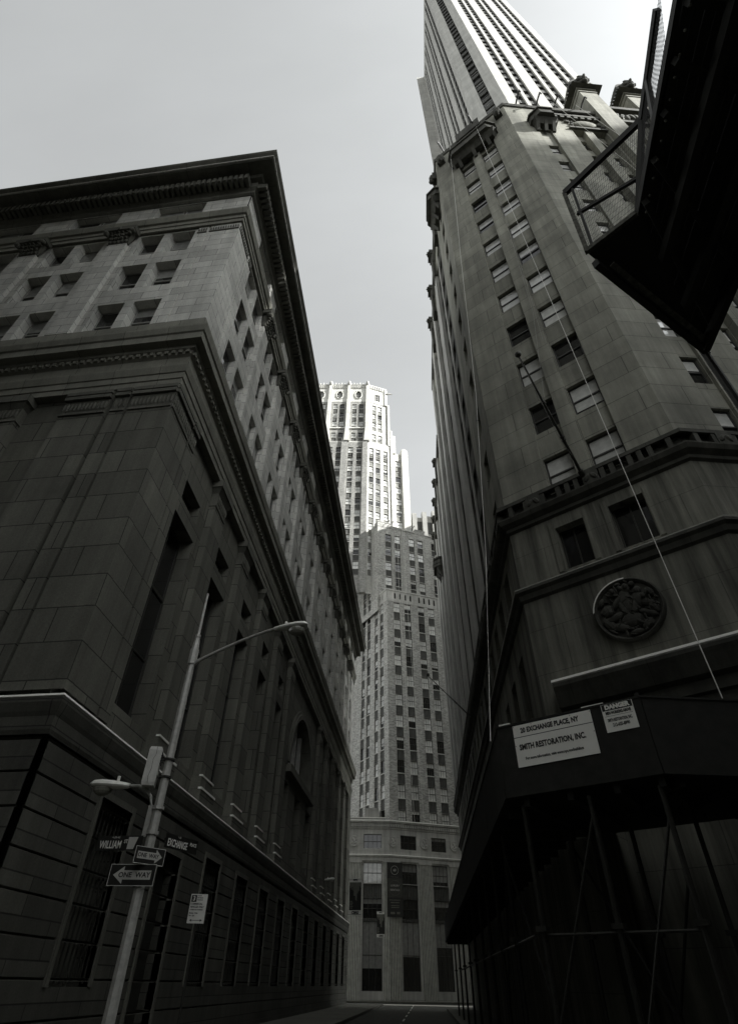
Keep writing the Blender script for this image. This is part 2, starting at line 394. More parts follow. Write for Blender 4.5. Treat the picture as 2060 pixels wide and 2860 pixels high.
# ------------------------------------------------------------------ shared ornament meshes
def capital_mesh():
    b = MB(); F = XA
    b.taper(F, (-.6, .6, -.1, .04, 0), (-.62, .62, -.1, .06, .08))
    b.taper(F, (-.56, .56, -.1, .02, .08), (-.72, .72, -.1, .26, 1.0))
    b.taper(F, (-.9, .9, -.1, .42, 1.0), (-.95, .95, -.1, .46, 1.28))
    for row, (z, n, o, s) in enumerate(((.22, 5, .05, .13), (.48, 4, .13, .14), (.72, 5, .2, .11))):
        for i in range(n):
            x = -.5 + (i + .5) / n + rnd.uniform(-.02, .02)
            b.blob(F, (x * 1.15, o + .04, z), (s * .75, .07, s * 1.25), 0, 6, 4)
            b.blob(F, (x * 1.15, o + .13, z + s * 1.05), (s * .6, .08, .06), 0, 6, 4)
    for sx in (-1, 1):
        b.blob(F, (sx * .76, .33, .86), (.17, .17, .17), 0, 8, 6)
        b.blob(F, (sx * .66, .3, .70), (.10, .12, .14), 0, 6, 4)
    b.blob(F, (0, .42, 1.12), (.14, .08, .16), 0, 6, 4)
    return b.mesh("capital", [GRANITE_DARK])
CAPITAL = capital_mesh()
def leaf_band(b, F, u0, u1, o, z0, z1, step=.16, m=0):
    n = max(1, int((u1 - u0) / step))
    for i in range(n):
        x = u0 + (i + .5) * (u1 - u0) / n
        b.blob(F, (x, o, (z0 + z1) / 2), (step * .36, .05, (z1 - z0) * .45), m, 5, 4)

# ------------------------------------------------------------------ the corner office block on the left
LA = (-8.3, 12.1)
LW = Fr(*LA, -2.6); LE = Fr(*LA, 90); MT = 1.046; LLEN = 61.9; LWID = -34.0
bank = thing("office_block", "dark granite classical office block with deep dentilled cornice and Corinthian pilasters on the left", "building", (LA[0], LA[1], 0))
pil = [6.15 + 4.45 * k for k in range(12)]; bay = [3.95 + 4.45 * k for k in range(13)]
wp = [-6.75 - 5.3 * k for k in range(5)]; wb = [-4.2 - 5.3 * k for k in range(6)]
wl = MB()
ROWS = ((23.35, 25.9), (27.3, 29.85), (31.0, 33.3))
for F, bays, ua, ub in ((LE, bay, 0, LLEN), (LW, wb, LWID, 0)):
    hw = 1.52 if F is LE else 1.6; ww = 1.34 if F is LE else 1.38
    ops = []; att = []; low = []; tall = []
    for k, c in enumerate(bays):
        for z0, z1 in ROWS:
            for s in (-1, 1):
                x0 = c + (-hw if s < 0 else hw - ww)
                ops.append((x0, x0 + ww, z0, z1, .34 if F is LE else .5)); rep(bank, F, x0, -.06 - (.26 if F is LE else .42), z0, win(ww, z1 - z0, "sash", SASH_GREY, PANE_BK))
        att.append((c - hw + .1, c + hw - .1, 35.15, 37.05, .4))
        for s in (0, 1):
            x0 = c - hw + .1 + s * (hw + .02); rep(bank, F, x0, .04 - .33, 35.15, win(hw - .12, 1.9, "sash", SASH_GREY, PANE_BK))
        arch = F is LE and k in (5, 6, 7)
        if not (F is LW and k == 0):
            zt = 11.7 if arch else 15.1
            tall.append((c - 1.05, c + 1.05, 7.7, zt, .6)); rep(bank, F, c - 1.05, -.3 - .52, 7.7, win(2.1, zt - 7.7, 'tall'))
            if not arch:
                tall.append((c - .85, c + .85, 15.85, 16.8, .5)); rep(bank, F, c - .85, -.3 - .42, 15.85, win(1.7, .95, 'pair'))
        low.append((c - .95, c + .95, .15 if (F is LE and k == 1) else 1.5, 4.8 if (F is LE and k == 1) else 5.25, .55))
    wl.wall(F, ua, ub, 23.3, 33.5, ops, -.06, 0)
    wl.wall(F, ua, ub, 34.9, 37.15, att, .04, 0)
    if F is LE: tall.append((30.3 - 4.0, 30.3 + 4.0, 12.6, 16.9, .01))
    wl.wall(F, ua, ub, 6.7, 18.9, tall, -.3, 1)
    # rusticated base: real courses with sunk joints
    z = .3
    while z < 5.7:
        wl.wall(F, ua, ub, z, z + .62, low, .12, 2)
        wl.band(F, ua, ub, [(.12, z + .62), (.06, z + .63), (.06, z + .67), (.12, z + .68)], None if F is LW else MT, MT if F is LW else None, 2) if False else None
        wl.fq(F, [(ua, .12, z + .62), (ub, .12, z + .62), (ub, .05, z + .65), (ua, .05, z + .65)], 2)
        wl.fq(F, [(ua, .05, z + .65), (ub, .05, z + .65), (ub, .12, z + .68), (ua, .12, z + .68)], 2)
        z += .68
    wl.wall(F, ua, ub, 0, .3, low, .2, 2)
    for q in low:
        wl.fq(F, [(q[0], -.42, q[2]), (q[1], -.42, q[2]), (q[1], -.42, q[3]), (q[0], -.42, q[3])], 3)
        wl.box(F, q[0] - .16, q[0], -.1, .16, q[2], q[3] + .16, 3); wl.box(F, q[1], q[1] + .16, -.1, .16, q[2], q[3] + .16, 3); wl.box(F, q[0], q[1], -.1, .16, q[3], q[3] + .16, 3)
    # corner piers with their sunk vertical joint
    e = 0 if F is LW else 0
    for z0, z1, m, oin in ((6.9, 18.9, 1, -.3), (23.3, 33.5, 0, -.25)):
        for p0, p1 in (((0, 1.72), (1.82, 2.4)) if F is LE else ((-1.72, 0), (-2.4, -1.82))):
            wl.fq(F, [(p0, 0, z0), (p1, 0, z0), (p1, 0, z1), (p0, 0, z1)], m)
            for x, fl in ((p0, 1), (p1, 0)):
                pts = [(x, oin, z0), (x, 0, z0), (x, 0, z1), (x, oin, z1)]
                wl.fq(F, pts if fl else pts[::-1], m)
    if F is LE:
        for z0, z1, m, oin in ((6.9, 18.9, 1, -.3), (23.3, 33.5, 0, -.25)): wl.box(F, 59.3, LLEN, oin, 0, z0, z1, m)
    else: wl.box(F, -4.4, -2.6, -.3, -.02, 6.9, 18.9, 1)
# arch of the big lunette: spandrels, soffit, archivolt
ac, ar, az = 30.3, 4.0, 12.85; NA = 28
arc = lambda r, i: (ac - r * math.cos(math.pi * i / NA), az + r * math.sin(math.pi * i / NA))
for i in range(NA):
    (xa, za), (xb, zb) = arc(ar, i), arc(ar, i + 1)
    wl.fq(LE, [(xa, -.3, za), (xb, -.3, zb), (xb, -.3, 16.9), (xa, -.3, 16.9)], 1)
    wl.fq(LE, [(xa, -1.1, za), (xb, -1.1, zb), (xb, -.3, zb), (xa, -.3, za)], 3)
    for ra, oa, rb, ob in ((ar + .02, -.3, ar + .05, -.12), (ar + .05, -.12, ar + .35, -.12), (ar + .35, -.12, ar + .4, -.2), (ar + .4, -.2, ar + .62, -.2), (ar + .62, -.2, ar + .64, -.3)):
        p, q, r_, s_ = arc(ra, i), arc(ra, i + 1), arc(rb, i + 1), arc(rb, i)
        wl.fq(LE, [(p[0], oa, p[1]), (s_[0], ob, s_[1]), (r_[0], ob, r_[1]), (q[0], oa, q[1])][::-1], 3)
wl.box(LE, ac - 4.8, ac + 4.8, -.35, .15, 12.1, 12.55, 3)
wl.wall(Fr(-8.3, 74.0, 180), 0, 30, 0, 39, (), 0, 0)
core = [(-9.6, 13.3), (-9.6, 73.5), (-42, 73.5), (-42, 15)]
wl.poly([(x, y, 39.0) for x, y in core][::-1], None, 0)
for i in range(4):
    (xa, ya), (xb, yb) = core[i], core[(i + 1) % 4]; wl.poly([(xa, ya, 0), (xb, yb, 0), (xb, yb, 39), (xa, ya, 39)], None, 3)
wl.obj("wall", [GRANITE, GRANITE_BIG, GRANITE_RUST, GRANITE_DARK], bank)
lun = MB(); lun.fq(LE, [(ac - 4, -1.0, 12.5), (ac + 4, -1.0, 12.5), (ac + 4, -1.0, 16.9), (ac - 4, -1.0, 16.9)], 0)
lo = lun.obj("arched_window", [PANE], bank)
fr_ = MB()
for x in (-2.0, 0.0, 2.0): fr_.box(LE, ac + x - .13, ac + x + .13, -1.0, -.72, 12.5, 16.8, 0)
fr_.box(LE, ac - 4, ac + 4, -1.0, -.85, 13.5, 13.65, 0)
fr_.obj("frame", SASH_GREY, lo)
# cornices, courses, ledge
TOP = [(.08, 37.1), (.2, 37.2), (.2, 37.45), (.36, 37.62), (.36, 38.2), (.62, 38.25), (.7, 38.45), (1.40, 38.5), (1.40, 38.6), (1.49, 38.72), (1.62, 38.9), (1.66, 39.0), (1.66, 39.12), (.2, 39.5), (-1.3, 39.5)]
MID = [(-.3, 18.85), (.02, 18.85), (.02, 19.15), (.06, 19.17), (.06, 19.5), (.1, 19.52), (.17, 19.85), (.17, 19.95), (0, 20.0), (0, 20.62), (.1, 20.7), (.1, 20.9), (.2, 20.95), (.2, 21.12), (.5, 21.16), (.5, 21.55), (.56, 21.6), (.62, 21.9), (.62, 22.0), (.16, 22.3), (.16, 23.25), (-.25, 23.3)]
STR = [(-.25, 33.45), (.1, 33.45), (.1, 33.8), (.15, 33.82), (.15, 34.15), (.25, 34.2), (.34, 34.6), (.34, 34.72), (.08, 34.92)]
LED = [(.12, 5.8), (.15, 5.9), (.15, 6.2), (.19, 6.3), (.24, 6.5), (.24, 6.6), (-.3, 6.7)]
def runs(name, prof, mats, ml=0):
    b = MB(); b.band(LE, 0, LLEN, prof, MT, None, ml); b.band(LW, LWID, 0, prof, None, MT, ml); return b
b = runs("c", TOP, 0)
n = int(LLEN / .44)
n = int(LLEN / .33)
for i in range(-1, n): b.box(LE, i * .33 + .05, i * .33 + .25, .36, .9, 37.6, 38.2)
for i in range(int(-LWID / .33)): b.box(LW, -i * .33 - .25, -i * .33 - .05, .36, .9, 37.6, 38.2)
for F, a, e, m0, m1 in ((LE, 0, LLEN, MT, None), (LW, LWID, 0, None, MT)): b.band(F, a, e, [(1.42, 38.6), (1.505, 38.6), (1.505, 38.7), (1.49, 38.72)], m0, m1, 1)  # paler fillet: the highlight along the fascia put into its colour
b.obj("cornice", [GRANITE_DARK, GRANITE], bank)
b = runs("c", MID, 0)
for i in range(int(LLEN / .3)): b.box(LE, i * .3, i * .3 + .16, .08, .19, 20.72, 20.9)
for i in range(int(-LWID / .3)): b.box(LW, -i * .3 - .16, -i * .3, .08, .19, 20.72, 20.9)
b.obj("cornice", GRANITE_TRIM, bank)
runs("c", STR, 0).obj("string_course", GRANITE_TRIM, bank)
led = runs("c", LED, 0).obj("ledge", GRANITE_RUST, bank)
b = MB()
for F, a, e, m0, m1 in ((LE, 0, LLEN, MT, None), (LW, LWID, 0, None, MT)):
    b.band(F, a, e, [(.0, 6.66), (.22, 6.62), (.245, 6.64), (.23, 6.69), (.0, 6.76)], m0, m1)
b.obj("snow", SNOW, led)
# pilasters with capitals, plinths and the snow on them
def pilaster(F, u, low, capmesh=True):
    if not low:
        p = MB(); p.box(F, u - .55, u + .55, -.06, .16, 23.3, 32.3)
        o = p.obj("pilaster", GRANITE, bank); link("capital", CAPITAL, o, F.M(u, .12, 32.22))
    else:
        p = MB(); p.box(F, u - .62, u + .62, -.3, 0, 6.9, 17.5, 0)
        for q, (x, oo, za, zb) in enumerate(((.72, .1, 6.75, 7.6), (.85, .2, 6.65, 7.12))):
            p.box(F, u - x, u + x, -.3, oo, za, zb, 0)
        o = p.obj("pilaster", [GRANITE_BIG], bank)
        c = MB(); c.box(F, u - .66, u + .66, -.3, .04, 17.5, 17.62); c.box(F, u - .62, u + .62, -.3, .01, 17.62, 18.25)
        c.taper(F, (u - .62, u + .62, -.3, .02, 18.25), (u - .78, u + .78, -.3, .16, 18.5)); c.box(F, u - .82, u + .82, -.3, .2, 18.5, 18.85)
        leaf_band(c, F, u - .6, u + .6, .03, 17.65, 18.22); c.obj("capital", GRANITE_DARK, o)
        s = MB(); s.box(F, u - .74, u + .74, .0, .13, 7.6, 7.66); s.box(F, u - .87, u + .87, .09, .23, 7.12, 7.19); s.obj("snow", SNOW, o)
for k, u in enumerate(pil):
    pilaster(LE, u, False)
    if k not in (5, 6): pilaster(LE, u, True)
for u in wp: pilaster(LW, u, False); pilaster(LW, u, True)
c = MB()
for F, a, e in ((LE, .02, 1.7), (LE, 1.84, 2.38), (LW, -1.7, -.02), (LW, -2.38, -1.84), (LW, -4.4, -2.6)):
    leaf_band(c, F, a, e, .02, 17.7, 18.2, .14); c.box(F, a, e, -.02, .05, 17.5, 17.6)
    for zz in (18.35, 18.6): c.box(F, a - .02, e + .02, -.02, .1, zz, zz + .18)
    if F is LE or a > -2.5:
        leaf_band(c, F, a, e, .02, 32.9, 33.25, .13); c.box(F, a, e, -.02, .05, 32.7, 32.8)
c.obj("capital", GRANITE_DARK, bank)
for F, us in ((LE, [bay[0]] + bay[2:6]), (LW, wb[:2])):
    for c_ in us:
        b = MB()
        for i in range(9): x = c_ - .9 + i * .225; b.box(F, x - .018, x + .018, -.02, .02, 1.55, 5.25)
        for z in (2.3, 3.4, 4.5): b.box(F, c_ - .94, c_ + .94, -.03, -.005, z, z + .05)
        b.obj("window_grille", IRON, bank)
b = MB(); b.box(LE, bay[1] - .93, bay[1] - .02, -.42, -.32, .15, 4.75); b.box(LE, bay[1] + .02, bay[1] + .93, -.42, -.32, .15, 4.75)
for s in (-1, 1):
    for z0, z1 in ((.5, 2.0), (2.2, 4.4)): b.box(LE, bay[1] + s * .48 - .3, bay[1] + s * .48 + .3, -.33, -.29, z0, z1)
b.obj("door", IRON, bank)
# ------------------------------------------------------------------ the chamfered tower block on the right
RP = Vector((3.9, 16.893)); RE = Fr(3.9, 16.893, -90); CH = Fr(3.9, 16.893, -34); CL = 6.45
q_ = CH.P(CL, 0, 0); RW = Fr(q_.x, q_.y, 9); M1, M2 = .532, .394
sky20 = thing("skyscraper", "weathered limestone skyscraper with a chamfered street corner, round stone medallion and flagpole on the right", "building", (RP.x, RP.y, 0))
HEADS = [17.7 + 3.25 * k for k in range(11)]
b = MB()
def strips(F, cols, z0, z1, heads, h, dep, o=0, m=0, mb=1, pane=PANE_CH, kind='sash', root=None, outer=None, sill=None, wd=.2, u0=None, u1=None, frame=SASH, zlo=None, zhi=None, wallb=None):
    """window strips: one tall sunk slot per column, with spandrels and windows at its back"""
    bb = wallb or b
    bb.wall(F, u0, u1, zlo if zlo is not None else z0, zhi if zhi is not None else z1, [(a, c, z0, z1, dep) for a, c in cols] + list(outer or []), o, m)
    for a, c in cols:
        ops = []
        for hd in heads:
            if hd - h < z0 - .01 or hd > z1 + .01: continue
            ops.append((a + .03, c - .03, hd - h, hd, wd))
            rep(root, F, a + .03, o - dep - wd + .06, hd - h, win(c - a - .06, h, kind, frame, pane, sill))
        bb.wall(F, a, c, z0, z1, ops, o - dep, mb)
# chamfer face
strips(CH, [(1.85, 3.0), (3.6, 4.85)], 15.4, 51.0, HEADS, 1.75, .22, 0, 0, 0, root=sky20, u0=0, u1=CL, zlo=14.75, zhi=55.9, wd=.22)
# Exchange Place face, two heights
def slots(F, u0, u1, z0, z1, cols, o, dep, m=0, h=1.75):
    ops = [(a, c, hd - h, hd, dep) for a, c in cols for hd in HEADS + [HEADS[-1] + 3.21] if hd < z1 - 1]
    b.wall(F, u0, u1, z0, z1, ops, o, m)
    for a, c, za, zb, d in ops: rep(sky20, F, a, o - dep + .06, za, win(c - a, zb - za, 'sash', SASH, PANE_DK))
slots(RE, -4.6, 0, 15.2, 55.9, [(-2.45, -1.4)], 0, .4)
yb = -7.0; ends = []
while yb > -45:
    top = 55.9 if yb > -24 else 47.6
    slots(RE, yb - 2.2, yb + 2.4, 15.2, top - 1, [(yb - 1.35, yb - .25), (yb + .3, yb + 1.4)], -.12, .4, 1)
    ends.append((yb, top)); yb -= 4.6
for yb, top in ends:
    b.box(RE, yb - 3.0, yb - 1.6, -.3, .14, 15.2, top, 2)                       # broad piers
    b.box(RE, yb - .16, yb + .2, -.3, -.04, 15.2, top - 3.2, 2)
    b.box(RE, yb - 1.6, yb + 1.6, -.3, -.06, top - 3.2, top, 0)
# William Street face
top3 = HEADS + [52.9]
strips(RW, [(1.85, 2.8)], 15.6, 50.0, [h + .0 for h in HEADS], 1.75, .15, 0, 0, 0, root=sky20, u0=0, u1=3.6, zlo=15.2, zhi=55.9)
strips(RW, [(4.75, 5.72), (6.35, 7.45)], 15.6, 51.4, HEADS + [49.9], 1.8, .4, -.15, 0, 0, root=sky20, u0=3.6, u1=7.6, zlo=15.2, zhi=54.0)
b.fq(RW, [(3.6, -.15, 15.2), (3.6, 0, 15.2), (3.6, 0, 54), (3.6, -.15, 54)][::-1], 0)
b.box(RW, 3.6, 7.6, -.15, .12, 54.0, 54.4, 1); b.box(RW, 4.6, 7.55, -.15, .02, 51.4, 51.7, 1)
for x in range(7): b.box(RW, 3.75 + x * .55, 4.05 + x * .55, -.15, .1, 53.6, 54.0, 1)
b.blob(RW, (6.1, -.1, 52.7), (.95, .2, .62), 0, 16, 10)
for s in (-1, 1):
    for j in range(4): b.blob(RW, (6.1 + s * (1.05 + .13 * j), -.08, 52.7 + rnd.uniform(-.4, .4)), (.16, .12, .2), 1, 6, 5)
# tall end piers, wall between them
t = 7.6; bays_r = []
while t < 42:
    b.box(RW, t, t + 1.55, -3.4, .3, 15.2, 62.0, 0); b.box(RW, t - .06, t + 1.61, -3.5, .36, 61.3, 61.5, 0); b.box(RW, t - .1, t + 1.65, -3.5, .4, 62.0, 62.25, 0)
    bays_r.append(t); t += 4.3
for t in bays_r:
    strips(RW, [(t + 1.7, t + 2.8), (t + 3.1, t + 4.2)], 15.6, 51.4, HEADS + [49.9], 1.8, .4, -.15, 0, 0, root=sky20, u0=t + 1.55, u1=t + 4.3, zlo=15.2, zhi=57.0)
    b.box(RW, t + 1.55, t + 4.3, -.3, .1, 54.0, 54.5, 1); b.box(RW, t + 1.55, t + 4.3, -.4, .25, 57.0, 57.6, 1)
    for x in range(6):
        b.blob(RW, (t + 1.8 + x * .42, .06, 55.7 + rnd.uniform(-.3, .3)), (.22, .16, .5), 1, 6, 5, rnd.uniform(-.6, .6))
# roofs and core
core = [CH.P(0, -.9, 0), CH.P(CL, -.9, 0), RW.P(46, -.9, 0), Vector((60, 58, 0)), Vector((5.2, 58, 0))]
core[0] = Vector((4.95, 17.4, 0)); core[1] = Vector((9.6, 14.3, 0))
for i in range(5):
    p, q = core[i], core[(i + 1) % 5]; b.poly([(p.x, p.y, 0), (q.x, q.y, 0), (q.x, q.y, 54.5), (p.x, p.y, 54.5)], None, 0)
b.poly([(p.x, p.y, 54.5) for p in core], None, 0)
b.poly([(4.5, 40, 47.4), (4.5, 63, 47.4), (30, 63, 47.4), (30, 40, 47.4)], None, 0); b.wall(Fr(3.9, 63.0, 180), -30, 0, 0, 47.6, (), 0, 0)
SUN_STOP = Fr(33, 46, 0); b.box(SUN_STOP, 0, 27, -17.5, 0, 54.5, 73.0, 0, True)  # unseen block added on the roof to keep sun off the left block
# setback storeys behind the parapet
S1 = Fr(6.4, 19.6, -34); S0 = Fr(6.4, 19.6, -90); s2 = S1.P(5.2, 0, 0); S2 = Fr(s2.x, s2.y, 9)
for F, u0, u1 in ((S0, -22, 0), (S1, 0, 5.2), (S2, 0, 32)): b.wall(F, u0, u1, 54.5, 60.0 if F is not S1 else 61.8, (), 0, 0)
b.band(S1, 1.0, 4.2, [(0, 61.0), (.12, 61.1), (.12, 63.2), (-.5, 63.4)], None, None, 0)
b.poly([S0.P(-22, 0, 60), S0.P(0, 0, 60), S1.P(5.2, 0, 60), S2.P(32, 0, 60), Vector((40, 45, 60))], None, 0)
wall20 = b.obj("wall", [LIME, LIME_TRIM, LIME_PIER], sky20)
# parapets
b = MB()
for F, u0, u1, m0, m1, z in ((RE, -4.6, 0, None, M1, 55.9), (CH, 0, CL, M1, M2, 55.9), (RW, 0, 7.6, M2, None, 55.9)):
    b.band(F, u0, u1, [(0, z - .5), (.1, z - .45), (.14, z - .1), (.14, z), (-.5, z + .02), (-.5, z - 1.4)], m0, m1)
b.band(RE, -24, -4.6, [(.0, 55.2), (.2, 55.4), (.2, 55.8), (-.5, 55.9)], None, None)
b.band(RE, -46.1, -24, [(.0, 46.9), (.2, 47.1), (.2, 47.5), (-.5, 47.6)], None, None)
b.box(CH, 2.2, 4.4, -.4, .2, 55.4, 57.0); b.box(CH, 2.5, 4.1, .2, .3, 55.2, 55.9)
b.obj("parapet", LIME_TRIM, sky20)
# bracketed balconies below the parapet
def balcony(F, c, hw, z):
    p = MB()
    p.taper(F, (c - hw + .35, c + hw - .35, 0, .35, z), (c - hw + .1, c + hw - .1, 0, .7, z + .5))
    pts = [(c - hw, 0), (c - hw, .35), (c - hw + .5, .95), (c + hw - .5, .95), (c + hw, .35), (c + hw, 0)]
    for za, zb, g in ((z + .5, z + .8, 0), (z + .8, z + .95, -.1), (z + .95, z + 1.5, -.05), (z + 1.5, z + 1.7, .06)):
        P = [(c + (x - c) * (1 + g / hw), o + (g if o > 0 else 0)) for x, o in pts]
        for (xa, oa), (xb, ob) in zip(P, P[1:]): p.fq(F, [(xa, oa, za), (xb, ob, za), (xb, ob, zb), (xa, oa, zb)])
        p.poly([F.P(x, o, zb) for x, o in P][::-1]); p.poly([F.P(x, o, za) for x, o in P])
    for x in (-.6, 0, .6): p.taper(F, (c + x * hw - .12, c + x * hw + .12, 0, .12, z - .7), (c + x * hw - .14, c + x * hw + .14, 0, .6, z + .4))
    p.obj("balcony", LIME_TRIM, sky20)
balcony(CH, 3.3, 2.05, 50.7); balcony(RE, -2.3, 1.5, 50.4); balcony(RW, 2.35, 1.0, 50.2); balcony(RE, -36.5, 1.3, 37.5)
# carved hooded heads and bosses
def head_mesh():
    p = MB(); F = XA
    p.taper(F, (-.8, .8, -.7, .6, -.45), (-.62, .62, -.6, .5, .0)); n = 14                # shoulders
    for k in range(9):                                                                  # cowl: arches stepping back over the head
        t = k / 8; sc = 1 - .22 * t * t; o0 = .42 - .14 * k
        arch = lambda r, i, oo: F.P(r * .74 * math.cos(math.pi * i / n), oo, -.05 + r * (1.28 * math.sin(math.pi * i / n)))
        for i in range(n):
            p.poly([arch(sc, i, o0), arch(sc, i, o0 - .14), arch(sc, i + 1, o0 - .14), arch(sc, i + 1, o0)], None, 0, True)
            if k == 0: p.poly([arch(1, i, o0), arch(1, i + 1, o0), arch(.8, i + 1, o0 + .02), arch(.8, i, o0 + .02)], None, 0)
    p.poly([F.P(.58 * math.cos(math.pi * i / n), -.84, -.05 + .99 * math.sin(math.pi * i / n)) for i in range(n + 1)][::-1])
    p.blob(F, (0, .28, .48), (.44, .42, .56), 0, 14, 10); p.blob(F, (0, .7, .46), (.08, .13, .17), 0, 8, 6); p.blob(F, (0, .62, .66), (.32, .09, .07), 0, 8, 5)
    p.blob(F, (0, .64, .24), (.17, .09, .05), 0, 8, 5); p.blob(F, (0, .58, .1), (.2, .14, .15), 0, 8, 6)
    for s in (-1, 1): p.blob(F, (s * .16, .63, .57), (.08, .05, .045), 0, 6, 5); p.blob(F, (s * .24, .58, .35), (.12, .1, .13), 0, 6, 5)
    return p.mesh("stone_head", [LIME_TRIM])
HEAD = head_mesh()
for t in bays_r[:4]: link("stone_head", HEAD, sky20, RW.M(t + .78, -.3, 63.1) @ Matrix.Scale(1.75, 4))
for y in (22.2, 25.9, 29.6, 33.3):
    p = MB(); p.box(RE, -(y - 16.893) - .55, -(y - 16.893) + .55, -1.5, .25, 52.5, 56.9); p.box(RE, -(y - 16.893) - .65, -(y - 16.893) + .65, -1.5, .35, 56.9, 57.15)
    p.obj("pier_block", LIME_TRIM, sky20); link("stone_head", HEAD, sky20, RE.M(-(y - 16.893), .1, 57.6) @ Matrix.Scale(.72, 4))
for y in (46.0, 49.5, 53.0, 56.5, 60.0):
    p = MB(); p.box(RE, -(y - 16.893) - .5, -(y - 16.893) + .5, -1, .3, 45.5, 47.9)
    p.obj("pier_block", LIME_TRIM, sky20); link("stone_head", HEAD, sky20, RE.M(-(y - 16.893), .15, 48.3) @ Matrix.Scale(.6, 4))
for F, u in ((CH, .55), (CH, 5.85), (RE, -.9)):
    p = MB(); p.box(F, u - .3, u + .3, 0, .35, 53.7, 55.0); p.blob(F, (u, .35, 54.3), (.34, .3, .6), 0, 9, 7); p.blob(F, (u, .45, 53.7), (.2, .25, .3), 0, 8, 6)
    p.obj("carved_boss", LIME_TRIM, sky20)
# base storeys
b = MB()
ops = [(1.7, 2.72, 12.34, 14.13, .45), (3.62, 4.78, 12.34, 14.15, .45)]
b.wall(CH, 0, CL, 0, 14.75, ops + [(1.2, 5.3, .0, 6.9, .8)], 0, 0)
b.fq(CH, [(1.2, -.8, 0), (5.3, -.8, 0), (5.3, -.8, 6.9), (1.2, -.8, 6.9)], 1)
for a, c, z0, z1, d in ops: rep(sky20, CH, a, -.36, z0, win(c - a, z1 - z0, 'pair', COPPER, PANE))
rops = []
for y in [19.2 + 2.15 * k for k in range(19)]:
    u = -(y - 16.893); rops += [(u - .55, u + .55, 12.4, 14.2, .4), (u - .5, u + .5, 8.2, 10.6, .4)]
    rep(sky20, RE, u - .55, -.32, 12.4, win(1.1, 1.8, 'pair', COPPER, PANE)); rep(sky20, RE, u - .5, -.32, 8.2, win(1.0, 2.4, 'pair', COPPER, PANE))
b.wall(RE, -46.1, 0, 0, 14.75, rops, 0, 0)
wops = [(t0, t0 + 1.2, z0, z1, .4) for t0 in (1.7, 4.4, 6.2, 9.6, 11.4, 14.6, 16.4) for z0, z1 in ((12.35, 14.15), (8.2, 10.8))]
for a, c, z0, z1, d in wops: rep(sky20, RW, a, -.32, z0, win(1.2, z1 - z0, 'pair', COPPER, PANE))
b.wall(RW, 0, 46, 0, 14.75, wops, 0, 0)
b.box(CH, 1.5, 1.66, 0, .05, 12.3, 14.4); b.box(CH, 2.76, 2.92, 0, .05, 12.3, 14.4); b.box(CH, 3.42, 3.58, 0, .05, 12.3, 14.4); b.box(CH, 4.82, 4.98, 0, .05, 12.3, 14.4)
b.obj("wall", LIME_BASE, sky20)
BAL = [(0, 14.6), (.12, 14.66), (.12, 14.8), (.32, 14.92), (.4, 15.08), (.4, 15.13), (.3, 15.15)]
b = MB()
for F, u0, u1, m0, m1 in ((RE, -46.1, 0, None, M1), (CH, 0, CL, M1, M2), (RW, 0, 46, M2, None)):
    b.band(F, u0, u1, BAL, m0, m1); b.band(F, u0, u1, [(.3, 15.6), (.38, 15.62), (.38, 15.78), (-.1, 15.78)], m0, m1)
    b.band(F, u0, u1, [(.1, 15.15), (.1, 15.6)], m0, m1)
    x = u0 + .25
    while x < u1 - .1:
        b.box(F, x, x + .17, .1, .36, 15.15, 15.6); x += .34 if int(x * 3) % 4 else .62
    for k in range(int((u1 - u0) / 2.2)):
        x = u0 + 1.0 + k * 2.2
        if x + .7 < u1: b.box(F, x, x + .55, .1, .4, 15.12, 15.62); [b.blob(F, (x + .28 + s * .12, .4, 15.37), (.1, .07, .18), 0, 6, 5, s * .5) for s in (-1, 1)]
b.obj("balustrade", LIME_TRIM, sky20)
LD = [(0, 11.6), (.1, 11.68), (.14, 11.86), (.24, 11.95), (.24, 12.05), (0, 12.12)]
b = MB(); s = MB()
for F, u0, u1, m0, m1 in ((RE, -46.1, 0, None, M1), (CH, 0, CL, M1, M2), (RW, 0, 46, M2, None)):
    b.band(F, u0, u1, LD, m0, m1); s.band(F, u0, u1, [(.06, 12.11), (.23, 12.06), (.245, 12.09), (.06, 12.18)], m0, m1)
lo = b.obj("ledge", LIME_TRIM, sky20); s.obj("snow", SNOW, lo)
b = MB()
b.band(CH, .6, 6.0, [(0, 7.0), (.12, 7.05), (.12, 7.3), (.22, 7.35), (.22, 7.65), (.36, 7.75), (.5, 8.15), (.56, 8.3), (.56, 8.41), (0, 8.45)], None, None)
b.box(CH, .6, 1.2, 0, .2, 0, 7.05); b.box(CH, 5.4, 6.0, 0, .2, 0, 7.25)
ho = b.obj("door_hood", LIME_TRIM, sky20)
s = MB(); s.band(CH, .58, 6.02, [(.1, 8.43), (.55, 8.415), (.58, 8.45), (.55, 8.53), (.1, 8.56)], None, None); s.obj("snow", SNOW, ho)
